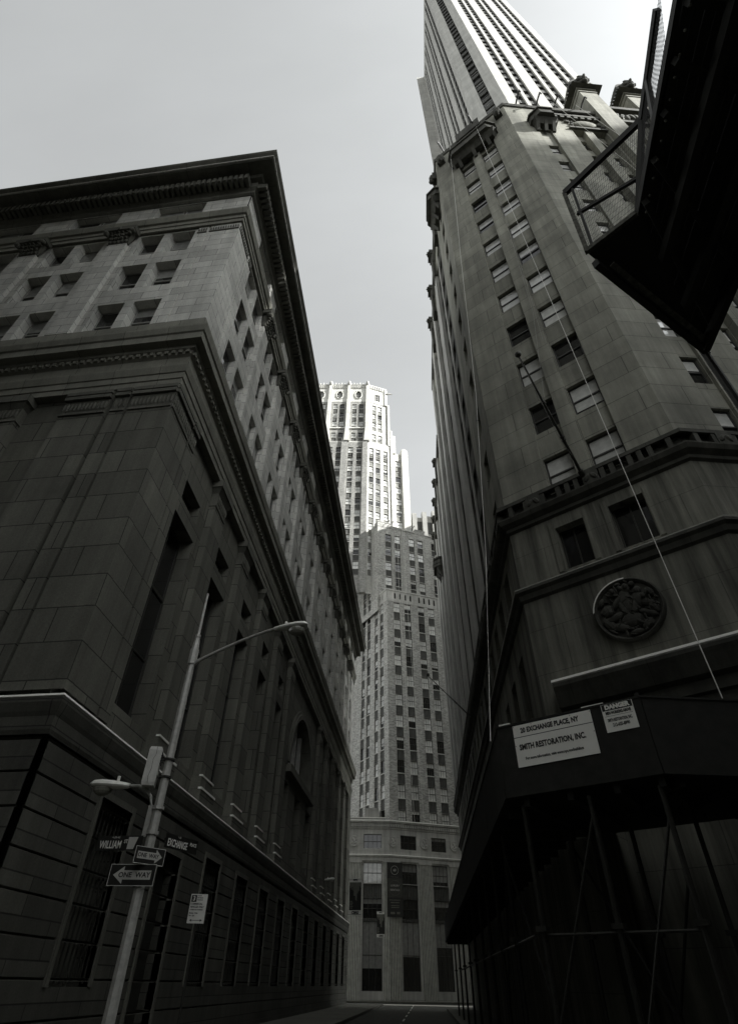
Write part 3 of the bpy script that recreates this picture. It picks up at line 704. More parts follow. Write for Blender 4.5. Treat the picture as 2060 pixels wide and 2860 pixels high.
# medallion in relief
b = MB(); mc = (3.22, 10.22); mr = 1.02
ring = lambda r, i, n=40: (mc[0] + r * math.cos(6.2832 * i / n), mc[1] + r * math.sin(6.2832 * i / n))
for i in range(40):
    for (ra, oa), (rb, ob) in zip(((mr, 0), (mr, .16), (mr - .05, .2), (mr - .1, .16), (mr - .13, .1)), ((mr, .16), (mr - .05, .2), (mr - .1, .16), (mr - .13, .1), (0.001, .1))):
        p, q, r_, s_ = ring(ra, i), ring(ra, i + 1), ring(rb, i + 1), ring(rb, i)
        b.fq(CH, [(p[0], oa, p[1]), (q[0], oa, q[1]), (r_[0], ob, r_[1]), (s_[0], ob, s_[1])])
def lump(x, z, ru, rz, rot=0, o=.13, d=.09): b.blob(CH, (mc[0] + x, o, mc[1] + z), (ru, d, rz), 0, 10, 7, rot)
for x, z, ru, rz, rot in ((0, .25, .2, .42, 0), (-.28, .62, .13, .15, 0), (.1, .66, .14, .16, 0), (.4, .5, .12, .13, 0), (-.05, .72, .08, .12, .4), (.36, .2, .22, .26, .4), (.55, .02, .12, .34, 1.1), (-.58, .1, .2, .2, .3), (-.45, -.18, .36, .12, .25), (-.62, -.35, .14, .28, .6), (-.35, -.52, .3, .13, -.4), (.5, -.3, .3, .11, -.55), (.68, -.15, .1, .26, .5), (.4, -.62, .14, .2, -.8), (.05, -.78, .2, .09, 0), (-.7, .42, .09, .16, -.5), (.72, .33, .1, .18, .4), (-.12, .02, .12, .3, .2), (.2, -.02, .1, .3, -.3), (-.25, .3, .1, .28, -.7), (.3, .75, .1, .1, 0), (-.1, .86, .12, .06, 0)):
    lump(x, z, ru, rz, rot)
b.blob(CH, (mc[0] + .02, .12, mc[1] - .36), (.31, .1, .24), 0, 16, 8)
for i in range(24):
    a = 6.2832 * i / 24; b.blob(CH, (mc[0] + .02 + .36 * math.cos(a), .13, mc[1] - .36 + .29 * math.sin(a)), (.05, .05, .05), 0, 5, 4)
for k in range(60):
    a = rnd.uniform(0, 6.2832); r_ = mr * .86 * math.sqrt(rnd.random())
    b.blob(CH, (mc[0] + r_ * math.cos(a), .13 + rnd.uniform(0, .06), mc[1] + r_ * math.sin(a)), (rnd.uniform(.02, .05), .06, rnd.uniform(.06, .15)), 0, 6, 5, rnd.uniform(-1.4, 1.4))
for x, z, q in ((-.28, .66, 1), (.12, .7, 1), (-.5, -.02, .9), (.52, .22, .9)):
    b.blob(CH, (mc[0] + x, .22, mc[1] + z), (.075 * q, .07, .095 * q), 0, 8, 7)
mo = b.obj("medallion", LIME_TRIM, sky20)
s = MB()
for i in range(9, 19):
    p, q, r_, s_ = ring(mr + .005, i), ring(mr + .005, i + 1), ring(mr - .04, i + 1), ring(mr - .04, i)
    s.fq(CH, [(p[0], .205, p[1]), (s_[0], .21, s_[1]), (r_[0], .21, r_[1]), (q[0], .205, q[1])][::-1]); s.fq(CH, [(p[0], .06, p[1]), (p[0], .205, p[1]), (q[0], .205, q[1]), (q[0], .06, q[1])][::-1])
s.obj("snow", SNOW, mo)
# upper tower
TL_ = Fr(12.0, 23.6, -90); TC_ = Fr(12.0, 23.6, -34); e_ = TC_.P(4.37, 0, 0); TW_ = Fr(e_.x, e_.y, 9)
b = MB(); TH = [60.5 + 3.3 * k for k in range(48)]
lc = []
for k in range(4): lc += [(-4.35 - 5.0 * k, -3.15 - 5.0 * k), (-2.6 - 5.0 * k, -1.4 - 5.0 * k)]
lc = [(a, c) for a, c in lc if a > -20.9]
strips(TL_, lc, 55, 216, TH, 1.9, .2, 0, 0, 1, root=sky20, pane=PANE_DK, u0=-21, u1=0, zlo=50, zhi=222, wallb=b)
strips(TC_, [(1.5, 2.9)], 62, 214, TH, 1.9, .3, 0, 0, 1, root=sky20, pane=PANE_DK, u0=0, u1=4.37, zlo=50, zhi=222, wallb=b)
wc = []
for k in range(3): wc += [(1.45 + 4.4 * k, 2.6 + 4.4 * k), (3.1 + 4.4 * k, 4.15 + 4.4 * k)]
strips(TW_, wc, 55, 216, TH, 1.9, .2, 0, 0, 1, root=sky20, pane=PANE_DK, u0=0, u1=14.2, zlo=50, zhi=222, wallb=b)
tr = TW_.P(14.2, 0, 0); b.wall(Fr(tr.x, tr.y, 90), 0, 18, 50, 222, (), 0, 0)
b.poly([TL_.P(-21, 0, 222), TL_.P(0, 0, 222), TC_.P(4.37, 0, 222), TW_.P(14.2, 0, 222), Vector((tr.x, tr.y + 18, 222))], None, 0)
b.wall(Fr(tr.x, 44.6, 180), 0, 20, 50, 222, (), 0, 0)
b.obj("tower_wall", [LIME_LIGHT, SPANDREL], sky20)
# ------------------------------------------------------------------ the brick tower closing the street
FR = Fr(-4.42, 92.0, 23.2); FL = Fr(-4.42, 92.0, -55); WR = Fr(-6.32, 93.905, 23.2); WL = Fr(-6.32, 93.905, -55)
TR = Fr(-9.186, 95.397, 23.2); TL = Fr(-9.186, 95.397, 4.0)
brick = thing("apartment_tower", "stepped brick tower closing the street with bright sunlit crown and medallions on its base", "building", (-4.42, 92, 0))
b = MB()
def grid(F, cols, heads, h, kind, u0, u1, z0, z1, m, ms, dep=.22, sp=1.6, o=0, pane=PANE_C, frame=SASH, sill=.1, skip=None, extra=()):
    ops = [(a, c, hd - h - sp, hd, dep) for a, c in cols for hd in heads if not (skip and skip(a, hd))] + list(extra)
    b.wall(F, u0, u1, z0, z1, ops, o, m)
    for a, c in cols:
        for hd in heads:
            if skip and skip(a, hd): continue
            b.fq(F, [(a, o - dep * .6, hd - h - sp), (c, o - dep * .6, hd - h - sp), (c, o - dep * .6, hd - h), (a, o - dep * .6, hd - h)], ms)
            b.fq(F, [(a, o - dep * .6, hd - h), (c, o - dep * .6, hd - h), (c, o - dep, hd - h), (a, o - dep, hd - h)], ms)
            rep(brick, F, a, o - dep + .04, hd - h, win(c - a, h, kind, frame, pane, sill))
fh = [57.95 - 3.62 * k for k in range(11)]
louv = []
for c in (1.5, 2.55, 3.7, 4.75, 6.6, 7.65, 8.75, 9.8): louv.append((c, c + .36, 58.75, 60.05, .2))
grid(FR, [(1.4, 2.68), (3.62, 4.92), (6.46, 7.76), (8.55, 9.85), (11.6, 12.9), (13.7, 15.0)], fh, 2.0, 'g32', 0, 16, 19.9, 58.05, 0, 2)
b.wall(FR, 0, 16, 58.05, 60.5, louv, .04, 4)
for a, c, z0, z1, d in louv: b.fq(FR, [(a, -.15, z0), (c, -.15, z0), (c, -.15, z1), (a, -.15, z1)], 5); [b.box(FR, a, c, -.15, -.02, z0 + .16 * i, z0 + .16 * i + .06, 5) for i in range(8)]
fl = [58.1 - 3.62 * k for k in range(11)]
louvl = [(x, x + .4, 58.9, 60.1, .2) for x in (-2.6, -1.8, -4.6, -3.8, -7.3, -6.5, -9.3, -8.5)]
grid(FL, [(-2.6, -1.4), (-4.55, -3.35), (-7.35, -6.1), (-9.3, -8.1)], fl, 2.0, 'g32', -14, 0, 19.9, 58.2, 0, 2)
b.wall(FL, -14, 0, 58.2, 60.5, louvl, .04, 4)
for a, c, z0, z1, d in louvl: b.fq(FL, [(a, -.15, z0), (c, -.15, z0), (c, -.15, z1), (a, -.15, z1)], 5)
for F, a, e, m0, m1 in ((FR, 0, 16, .8, None), (FL, -14, 0, None, .8)):
    b.band(F, a, e, [(.04, 60.4), (.16, 60.45), (.16, 60.75), (-3, 60.8)], m0, m1, 4)
wh = [76.55 - 3.72 * k for k in range(5)]
# wing
grid(WR, [(1.8, 3.12), (3.97, 5.2), (7.25, 8.5), (9.3, 10.55), (12.6, 13.9), (14.7, 15.9)], wh, 1.95, 'g32', 0, 19, 57, 78.3, 0, 2)
for a, c, z in ((0, 3.2, 79.55), (3.2, 5.4, 78.7), (8.8, 11.2, 79.3), (5.4, 8.8, 78.35), (11.2, 19, 78.2)):
    b.box(WR, a, c, -.5, .05, 78.3, z, 0, True); b.box(WR, a - .05, c + .05, -.55, .12, z, z + .22, 4, True)
b.box(WR, 3.3, 3.5, 0, .2, 60, 79.0, 4); b.box(WR, 5.55, 5.75, 0, .2, 60, 78.8, 4)
grid(WL, [(-3.65, -2.55), (-5.6, -4.5), (-9.2, -8.1), (-11.1, -10.0)], [h + .25 for h in wh], 1.95, 'g32', -14, 0, 57, 78.3, 0, 2)
for a, c, z in ((-1.2, 0, 79.55), (-4.1, -1.2, 79.1), (-6.3, -4.1, 78.7), (-7.9, -6.3, 79.3), (-14, -7.9, 78.5)): b.box(WL, a, c, -.5, .05, 78.3, z, 0, True)
for x in (-1.6, -2.3, -4.15): b.box(WL, x, x + .22, 0, .18, 60, 79, 4)
b.poly([WL.P(-14, 0, 78.3), WL.P(0, 0, 78.3), WR.P(19, 0, 78.3), WR.P(19, -20, 78.3)], None, 0)
b.poly([FL.P(-14, 0, 60.8), FL.P(0, 0, 60.8), FR.P(16, 0, 60.8), FR.P(16, -14, 60.8)], None, 0)
b.wall(Fr(*FR.P(16, 0, 0)[:2], 113.2), 0, 20, 0, 60.8, (), 0, 0); b.wall(Fr(*WR.P(19, 0, 0)[:2], 113.2), 0, 20, 0, 78.3, (), 0, 0)
b.obj("wall", [BRICK, TERRA, SPANDREL, SPAN_LT, TERRA, STEEL_DK], brick)
# upper tower, set back
b = MB()
th = [102.6 - 3.62 * k for k in range(10)]
cr = [123.1, 119.6, 116.1]
grid(TR, [(.7, 1.9), (2.45, 3.65), (4.45, 5.65)], [105.5] + th, 1.95, 'g32', 0, 6.4, 62, 107.9, 0, 3)
grid(TR, [(7.85, 9.3)], [103.6] + [t - 1.0 for t in th], 1.95, 'g32', 6.4, 11.2, 62, 106.2, 0, 3, o=-.5)
b.box(TR, 6.4, 7.0, -9, .25, 62, 113.9, 0, True); b.box(TR, 7.0, 8.0, -9, -.2, 106, 112.6, 0, True)
b.box(TR, 9.5, 11.2, -9, .1, 62, 107.6, 0, True)
b.tube([TR.P(10.35, .1, 107.3), TR.P(10.35, -6, 107.3)], .85, 12, 0)
grid(TR, [(1.5, 2.62), (3.1, 4.3)], cr + [111.3], 1.95, 'g32', 0, 5.8, 107.9, 124.1, 0, 3, o=-.25)
b.box(TR, 5.8, 6.4, -9, .15, 107.9, 124.4, 0, True)
b.wall(TR, 0, 5.6, 124.1, 131.2, [(2.2, 3.65, 125.2, 128.2, .3)], -.15, 1)
b.box(TR, 5.0, 5.7, -9, .15, 124.1, 131.0, 1, True)
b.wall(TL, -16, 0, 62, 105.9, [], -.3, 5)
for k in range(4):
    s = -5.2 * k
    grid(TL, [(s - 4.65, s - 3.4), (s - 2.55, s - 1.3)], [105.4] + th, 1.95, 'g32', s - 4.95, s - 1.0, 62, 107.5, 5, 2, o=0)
    b.box(TL, s - 6.4, s - 4.95, -.5, .4, 62, 108.2, 5); b.box(TL, s - 1.0, s + .25, -.5, .4, 62, 108.6, 5) if not k else None
    grid(TL, [(s - 4.05, s - 2.9), (s - 2.25, s - 1.05)], cr + [111.35], 1.95, 'g32', s - 5.0, s, 107.5, 124.1, 5, 2, o=-.35)
    b.box(TL, s - .45, s + .45, -.6, .35, 107.5, 124.3, 1); b.taper(TL, (s - .7, s + .7, -.6, .6, 107.5), (s - .45, s + .45, -.6, .35, 113.2), 1)
    b.wall(TL, s - 5.2, s, 124.1, 131.2, [(s - 3.35, s - 1.75, 125.3, 128.8, .3)], -.3, 1)
    b.box(TL, s - .4, s + .4, -.6, .15, 124.1, 132.0, 1); b.blob(TL, (s, .1, 132.0), (.5, .5, .9), 4, 8, 6)
    b.box(TL, s - 5.0, s, -.4, -.1, 112.9, 113.3, 1); b.box(TL, s - 5.0, s, -.4, .0, 107.2, 107.7, 1)
    oc = [(s - 2.55 + .98 * math.cos(R(22.5 + 45 * i)), 127.05 + 1.75 * math.sin(R(22.5 + 45 * i))) for i in range(8)]
    for i in range(8):
        (xa, za), (xb, zb) = oc[i], oc[(i + 1) % 8]
        b.tube([TL.P(xa, -.25, za), TL.P(xb, -.25, zb)], .14, 6, 1)
    for i in range(9): b.box(TL, s - 5.0 + i * .56, s - 4.75 + i * .56, -.3, -.05, 130.2, 131.2, 1)
    for i in range(6): b.taper(TL, (s - 4.9 + i * .85, s - 4.4 + i * .85, -.5, -.1, 131.5), (s - 4.75 + i * .85, s - 4.55 + i * .85, -.4, -.2, 132.4 + .3 * (i % 2)), 1)
b.band(TL, -16, 0, [(-.3, 131.2), (-.05, 131.3), (-.05, 131.6), (-3, 131.7)], None, None, 1)
b.band(TR, 0, 5.7, [(-.15, 131.2), (.05, 131.3), (.05, 131.6), (-3, 131.7)], None, None, 1)
for i in range(8): b.box(TR, .3 + i * .66, .6 + i * .66, -.15, .1, 130.0, 131.2, 1)
b.tube([TR.P(5.6, .2, 129.3), TR.P(7.2, .5, 129.4)], .32, 8, 4, .12)
b.poly([TL.P(-16, 0, 131.6), TL.P(0, 0, 131.6), TR.P(5.7, 0, 131.6), TR.P(5.7, -14, 131.6)], None, 0)
b.wall(Fr(*TR.P(11.2, 0, 0)[:2], 113.2), 0, 14, 60, 107, (), 0, 0)
b.obj("tower_wall", [BRICK_LT, CROWN, SPANDREL, SPAN_LT, TERRA, BRICK_DIM], brick)
for F, s, o in [(TL, -2.55 - 5.2 * k, -.55) for k in range(4)] + [(TR, 2.92, -.4)]:
    w0 = MB(); w0.fq(F, [(s - .8, o, 125.3), (s + .8, o, 125.3), (s + .8, o, 128.8), (s - .8, o, 128.8)], 0)
    wo = w0.obj("crown_window", [PANE], brick); f0 = MB()
    for x in (-.27, .27): f0.box(F, s + x - .06, s + x + .06, o, o + .12, 125.3, 128.8)
    for z in (126.2, 127.1, 128.0): f0.box(F, s - .8, s + .8, o, o + .1, z, z + .1)
    f0.obj("frame", SASH_GREY, wo)
# base
BR_ = Fr(*FR.P(-.25, .35, 0)[:2], 23.2); BL_ = Fr(BR_.O.x, BR_.O.y, 4.5)
b = MB(); MB_ = .16
bo = {BR_: ([(1.75, 4.25), (6.6, 9.0), (11.5, 13.9)], 0, 17), BL_: ([(-3.7, -1.1), (-9.2, -6.6)], -14, 0)}
for F, (cs, u0, u1) in bo.items():
    ops = [(a, c, 16.5, 18.3, .3) for a, c in cs] + [(a, c, 1.0, 14.8, .35) for a, c in cs]
    b.wall(F, u0, u1, 15.0, 19.9, ops, 0, 0); b.wall(F, u0, u1, 0, 15.0, ops, -.15, 0)
    for a, c in cs:
        rep(brick, F, a, -.25, 16.5, win(c - a, 1.8, 'g42', SASH, PANE, .08)); rep(brick, F, a, -.42, 12.35, win(c - a, 2.45, 'g42', SASH, PANE_C if a < 0 else PANE))
        rep(brick, F, a, -.42, 8.4, win(c - a, 2.2, 'g42', SASH, PANE)); rep(brick, F, a, -.42, 1.0, win(c - a, 7.1, 'g32', SASH, PANE))
        b.box(F, a, c, -.5, -.28, 10.6, 12.35, 2); b.box(F, a, c, -.5, -.3, 8.1, 8.4, 2); b.box(F, a - .05, c + .05, -.5, -.08, 12.28, 12.36, 3)
    edges = [(c + .25, d - .25) for (a, c), (d, e) in zip(cs, cs[1:])] if F is BR_ else [(-6.3, -4.0), (-12.0, -9.5)]
    edges += [(0.02, 1.5)] if F is BR_ else [(-.85, -.02)]
    for a, c in edges:
        b.box(F, a, c, -.15, .05, 0, 14.75, 1); b.box(F, a - .1, c + .1, -.15, .12, 14.75, 15.3, 3)
    m0, m1 = (MB_, None) if F is BR_ else (None, MB_)
    b.band(F, u0, u1, [(-.15, 15.0), (.06, 15.0), (.06, 15.4), (.16, 15.5), (.2, 15.65), (0, 15.75)], m0, m1, 3)
    b.band(F, u0, u1, [(0, 18.95), (.06, 19.0), (.06, 19.2), (.1, 19.22), (.1, 19.7), (.32, 19.75), (.4, 19.95), (-1.2, 20.0)], m0, m1, 3)
    x = u0 + .1
    while x < u1: b.box(F, x, x + .2, .1, .28, 19.25, 19.66, 3); x += .38
base_ = b.obj("base_wall", [TERRA, FLUTED, SPANDREL, TERRA], brick)
s = MB()
for F, (cs, u0, u1) in bo.items():
    m0, m1 = (MB_, None) if F is BR_ else (None, MB_)
    s.band(F, u0, u1, [(.05, 20.0), (.4, 19.96), (.42, 20.02), (.38, 20.1), (.05, 20.12)], m0, m1); s.band(F, u0, u1, [(.02, 15.72), (.2, 15.66), (.22, 15.7), (.18, 15.78), (.02, 15.8)], m0, m1)
s.obj("snow", SNOW, brick)
def roundel(F, u, z, r):
    m_ = MB(); n = 24
    rg = lambda q, i: (u + q * math.cos(6.2832 * i / n), z + q * math.sin(6.2832 * i / n))
    for i in range(n):
        for (ra, oa), (rb, ob) in zip(((r, 0), (r, .12), (r - .1, .14)), ((r, .12), (r - .1, .14), (.001, .06))):
            p, q, r_, s_ = rg(ra, i), rg(ra, i + 1), rg(rb, i + 1), rg(rb, i); m_.fq(F, [(p[0], oa, p[1]), (q[0], oa, q[1]), (r_[0], ob, r_[1]), (s_[0], ob, s_[1])])
    for x, zz, a, c, t in ((0, .1, .2, .34, .4), (-.15, .3, .15, .18, 0), (.2, -.25, .3, .14, .5), (-.25, -.2, .14, .24, -.5), (.3, .2, .12, .22, -.4)):
        m_.blob(F, (u + x * r * 1.4, .09, z + zz * r * 1.4), (a * r * 1.4, .09, c * r * 1.4), 0, 8, 6, t)
    m_.obj("medallion", TERRA, brick)
for F, u in ((BR_, .55), (BR_, 5.45), (BR_, 10.25), (BL_, -5.1)): roundel(F, u, 17.4, .72)
b = MB(); b.box(BL_, -9, -.5, -3, -.6, 20.0, 20.55); b.box(BL_, -3.6, -1.5, -3, -1.2, 20.55, 22.0); b.obj("terrace_hut", CONC, brick)
s = MB(); s.box(BL_, -9, -.5, -3, -.57, 20.55, 20.62); s.obj("snow", SNOW, brick)

# ------------------------------------------------------------------ other buildings around
rib = thing("ribbed_tower", "grey concrete tower with deep vertical ribs behind the brick tower", "building", (4, 120, 0))
RB = Fr(1.2, 120.5, 12); b = MB()
b.wall(RB, -3, 30, 0, 102, [], -1.0, 0)
for k in range(14):
    x = -2.4 + 2.9 * k; ht = 103.2 + .8 * k if k < 3 else 105.5
    b.taper(RB, (x, x + 1.25, -1, .35, 0), (x, x + 1.25, -1, .35, ht), 0)
    b.box(RB, x + 1.25, x + 2.9, -1.0, -.35, 90, ht - 1.0, 0)
    b.box(RB, x + 1.35, x + 2.8, -.35, -.3, 97.2, 101.5, 1); b.box(RB, x + 1.35, x + 2.8, -.35, -.3, 92.0, 96.3, 1)
b.poly([RB.P(-3, -1, 102), RB.P(30, -1, 102), RB.P(30, -25, 102), RB.P(-3, -25, 102)], None, 0)
b.wall(Fr(*RB.P(-3, -25, 0)[:2], -78), 0, 25, 0, 102, (), 0, 0)
b.obj("wall", [CONC, STEEL_DK], rib)
def block(name, label, pts, h, mats, floors=3.6, cw=3.0, z0=4.0, extra=None):
    t = thing(name, label, "building", (pts[0][0], pts[0][1], 0)); m = MB()
    n = len(pts)
    for i in range(n):
        (xa, ya), (xb, yb) = pts[i], pts[(i + 1) % n]; F = Fr(xa, ya, math.degrees(math.atan2(yb - ya, xb - xa))); L_ = math.hypot(xb - xa, yb - ya)
        ops = []; k = int((L_ - 1.5) / cw)
        if (EYE - F.P(L_ / 2, 0, 1.6)).dot(F.N) > 0:
            for j in range(k):
                u = (L_ - k * cw) / 2 + j * cw + cw * .28
                z = z0
                while z < h - 3: ops.append((u, u + cw * .44, z, z + 2.0, .3)); rep(t, F, u, -.22, z, win(cw * .44, 2.0, 'sash')); z += floors
        m.wall(F, 0, L_, 0, h, ops, 0, 0)
        m.band(F, 0, L_, [(0, h - .8), (.25, h - .6), (.4, h - .1), (.4, h), (-.6, h + .05)], None, None, 0)
    m.poly([(x, y, h) for x, y in pts], None, 0)
    m.obj("wall", mats, t); return t
block("corner_building", "tall sooty brownstone corner building beside the scaffold platform", [(6.2, -30), (17.6, -30), (17.6, 3.0), (6.2, 1.4)][::-1], 17.0, [NEAR])
block("tall_neighbour", "plain nine storey office building along William Street", [(24, -34), (24, 4.4), (74, 11.5), (74, -34)][::-1], 40.0, [NEAR])
block("shade_tower", "tall unseen tower added to shade the street from the east", [(135.98, -93.38), (169.79, -102.44), (187.98, -34.55), (154.17, -25.49)], 205.0, [CONC], cw=6.0, floors=9.0)  # unseen, placed and sized to keep direct sun off the left block
block("shade_tower", "lower unseen tower added beside it to set the facade shadow edge", [(154.17, -25.47), (187.98, -34.53), (203.43, 23.14), (169.62, 32.20)], 158.6, [CONC], cw=6.0, floors=9.0)  # unseen, height set for the shadow line on the William Street face
block("hanover_shade_block", "unseen block added behind the limestone skyscraper to shade the brick tower", [(31.5, 73), (62, 73), (62, 118), (31.5, 118)], 106.0, [CONC])  # unseen mass added to cast the shadow line on the brick tower
block("opposite_block", "plain stone office block across William Street behind the viewpoint", [(-48, -34), (-6.4, -34), (-6.4, 0.2), (-48, 2.2)], 62.0, [NEAR])
block("street_end_block", "plain stone office block closing the street behind the viewpoint", [(-14, -60), (14, -60), (14, -42), (-14, -42)], 28.0, [NEAR])
# ------------------------------------------------------------------ ground
def sheet(name, x0, x1, y0, y1, z, m, n=1):
    b = MB(); b.poly([(x0, y0, z), (x1, y0, z), (x1, y1, z), (x0, y1, z)], [(x0, y0), (x1, y0), (x1, y1), (x0, y1)]); return struct(b.obj(name, m))
sheet("ground", -400, 400, -400, 600, -.02, ASPHALT)
def walk(x0, x1, y0, y1):
    b = MB(); F = Fr(x0, y0, 0); b.box(F, 0, x1 - x0, -(y1 - y0), 0, 0, .14); return struct(b.obj("pavement", PAVE))
walk(-8.1, -4.6, 12.0, 76); walk(1.6, 3.9, 16, 64); walk(-40, -8.1, 8.6, 11.9); walk(-8.1, -4.6, 8.6, 12.0); walk(-14, 14, 86.5, 92)
b = MB()
for y in range(14, 80, 6): b.poly([(-1.55, y, .004), (-1.45, y, .004), (-1.45, y + 3, .004), (-1.55, y + 3, .004)])
struct(b.obj("road_marking", PAINT))

# ------------------------------------------------------------------ street lamps
def bolt_band(b, z, r, m=0): b.tube([(0, 0, z), (0, 0, z + .05)], r, 8, m)
def lamp(loc, label, deg=0):
    L = thing("street_lamp", label, "street lamp", loc, "street lamps along the left pavement")
    F = Fr(loc[0], loc[1], 0); base = Vector(loc)
    def at(x, y, z): return base + Vector((x, y, z))
    b = MB(); b.tube([at(0, 0, 0), at(0, 0, .5)], .2, 8); b.tube([at(0, 0, .5), at(0, 0, 2.6), at(0, 0, 8.05)], .125, 8, 0, .085)
    for z in (3.95, 4.42): b.tube([at(0, 0, z), at(0, 0, z + .06)], .135, 8)
    for s in b.smooth: pass
    b.smooth = [False] * len(b.f); b.obj("pole", GALV, L)
    b = MB(); b.tube([at(0, 0, 7.75), at(0, 0, 8.15)], .115, 8); b.tube([at(0, 0, 8.15), at(0, 0, 8.5)], .1, 8, 0, .06); b.tube([at(0, 0, 8.5), at(0, 0, 8.58)], .075, 8); b.tube([at(0, 0, 8.58), at(0, 0, 9.85)], .045, 8, 0, .028)
    b.obj("finial", GALV, L)
    b = MB(); pts = []
    for i in range(15):
        t = i / 14; pts.append(at(.1 + 2.0 * t, -.12 * t, 7.82 + .98 * t - .16 * t * t * t))
    b.tube(pts, .045, 8, 0, .032); b.tube([at(.02, 0, 7.72), at(.16, 0, 7.86)], .06, 8); b.obj("arm", GALV, L)
    def head(x, y, z, s, k):
        h = MB(); H = Fr(base.x + x, base.y + y, 0)
        if s < 0: H = Fr(base.x + x, base.y + y, 180)
        z = base.z + z
        # cobra head: flat tapered shell, blunt rounded nose
        secs = [(0, .06, .05, .05), (.12, .1, .07, .06), (.35, .16, .1, .07), (.62, .19, .12, .07), (.8, .17, .1, .06), (.88, .1, .06, .04)]
        prev = None
        for d, wd, up, dn in secs:
            ringp = [(d, wd * math.cos(R(a)), z + (up if math.sin(R(a)) > 0 else dn) * math.sin(R(a)) + d * .09 * (1 if s > 0 else .3)) for a in range(0, 360, 30)]
            if prev:
                for i in range(12):
                    j = (i + 1) % 12; h.poly([H.P(*prev[i]), H.P(*ringp[i]), H.P(*ringp[j]), H.P(*prev[j])], None, 0, True)
            else: h.poly([H.P(*p) for p in ringp])
            prev = ringp
        h.poly([H.P(*p) for p in prev][::-1])
        h.tube([H.P(.3, 0, z + .1), H.P(.3, 0, z + .2)], .035, 8)
        ho = h.obj("luminaire", LAMP_GREY, L)
        g = MB(); g.blob(H, (.6, 0, z - .05), (.22, .16, .15), 0, 12, 8); g.obj("lens", LENS, ho)
    head(2.05, -.12, 8.62, 1, 0)
    b = MB(); b.tube([at(-.13, 0, 3.98), at(-.17, 0, 4.5), at(-.22, 0, 4.68), at(-.36, -.02, 4.84), at(-.55, -.03, 4.9), at(-.78, -.03, 4.9)], .032, 8)
    b.box(F, -.2, -.09, -.05, .05, 3.9, 4.5); b.obj("arm", GALV, L)
    head(-.75, -.03, 4.9, -1, 1)
    return L
PX, PY = -5.6, 12.79
l0 = lamp((PX, PY, 0), "nearest street lamp, its octagonal pole carrying one way signs and a grey equipment box")
def copy_tree(o, parent=None):
    c = o.copy(); COL.objects.link(c); c.parent = parent
    WM[c.name] = WM[o.name]
    for ch in o.children: copy_tree(ch, c)
    return c
for loc, lab in (((-5.05, 45, 0), "street lamp in front of the office block, a large banner on its dark pole"), ((-5.55, 80, 0), "farthest street lamp, a small banner on its pole before the brick tower")):
    c = copy_tree(l0); c.location = loc; c["label"] = lab
# equipment box on the near pole
PF = Fr(PX, PY, 0)
t = thing("equipment_box", "tall grey plastic equipment box strapped to the left of the near lamp pole", "equipment box", (PX - .25, PY, 4.85))
BX = Fr(PX - .3, PY - .1, 16); b = MB()
b.taper(BX, (-.13, .13, -.14, .14, 4.86), (-.14, .14, -.15, .15, 4.93)); b.box(BX, -.14, .14, -.15, .15, 4.93, 5.6); b.taper(BX, (-.14, .14, -.15, .15, 5.6), (-.12, .12, -.13, .13, 5.67))
b.obj("housing", BOX_GREY, t)
b = MB()
for i in range(5): b.box(BX, .14, .155, -.1, .1, 5.32 + i * .055, 5.345 + i * .055)
b.tube([BX.P(.02, .152, 5.66), BX.P(.03, .152, 5.5), BX.P(-.01, .152, 5.4), BX.P(0, .152, 5.2), BX.P(-.03, .152, 5.05), BX.P(-.01, .152, 4.9)], .004, 5)
b.obj("vent", STEEL_DK, t)
b = MB()
for z in (5.05, 5.42): b.box(BX, .1, .42, -.03, .03, z, z + .04); b.tube([(PX, PY, z), (PX, PY, z + .04)], .13, 10)
b.obj("strap", STEEL_DK, t)

# ------------------------------------------------------------------ signs
def board(b, F, u0, u1, z0, z1, o=0, th=.006, m=0): b.box(F, u0, u1, o - th, o, z0, z1, m, True)
def one_way(F, u, z, wd, ht, right, label):
    t = thing("one_way_sign", label, "sign", tuple(F.P(u, 0, z)))
    b = MB(); board(b, F, u - wd / 2, u + wd / 2, z - ht / 2, z + ht / 2); b.obj("plate", SIGN_BK, t)
    b = MB(); e = .012
    for q in ((-wd / 2, wd / 2, -ht / 2, -ht / 2 + e), (-wd / 2, wd / 2, ht / 2 - e, ht / 2), (-wd / 2, -wd / 2 + e, -ht / 2 + e, ht / 2 - e), (wd / 2 - e, wd / 2, -ht / 2 + e, ht / 2 - e)):
        b.box(F, u + q[0], u + q[1], 0, .001, z + q[2], z + q[3])
    b.obj("border", SIGN_DIM, t)
    s = 1 if right else -1; a = wd * .41; hh = ht * .21; hb = ht * .4; nk = wd * .22
    b = MB(); pts = [(-a, -hh), (a - nk, -hh), (a - nk, -hb), (a, 0), (a - nk, hb), (a - nk, hh), (-a, hh)]
    pts = [(u + s * x, z + y) for x, y in pts]
    if s < 0: pts = pts[::-1]
    for tri in ((0, 1, 5, 6), (2, 3, 4)): b.poly([F.P(pts[i][0], .002, pts[i][1]) for i in (tri if s > 0 else tri)])
    b.obj("arrow", SIGN_DIM, t)
    text("ONE  WAY", ht * .33, F, u - s * wd * .05, .004, z - ht * .005, SIGN_BK, t, bold=.003, xs=wd / ht * .42)
    b = MB(); b.box(F, u - .05, u + .05, -.04, -.006, z - .03, z + .03); b.obj("bracket", STEEL_DK, t)
def ray_at(F, az_, el_, o=0):
    return None
FW = Fr(PX, PY - .15, 4)
one_way(FW, -.15, 3.22, .92, .37, False, "one way sign pointing left, lower of the two on the near lamp pole")
FX = Fr(PX + .77 * .16, PY - .64 * .16, 50)
one_way(FX, -.02, 3.55, .66, .3, True, "smaller angled one way sign pointing right, above the other on the lamp pole")
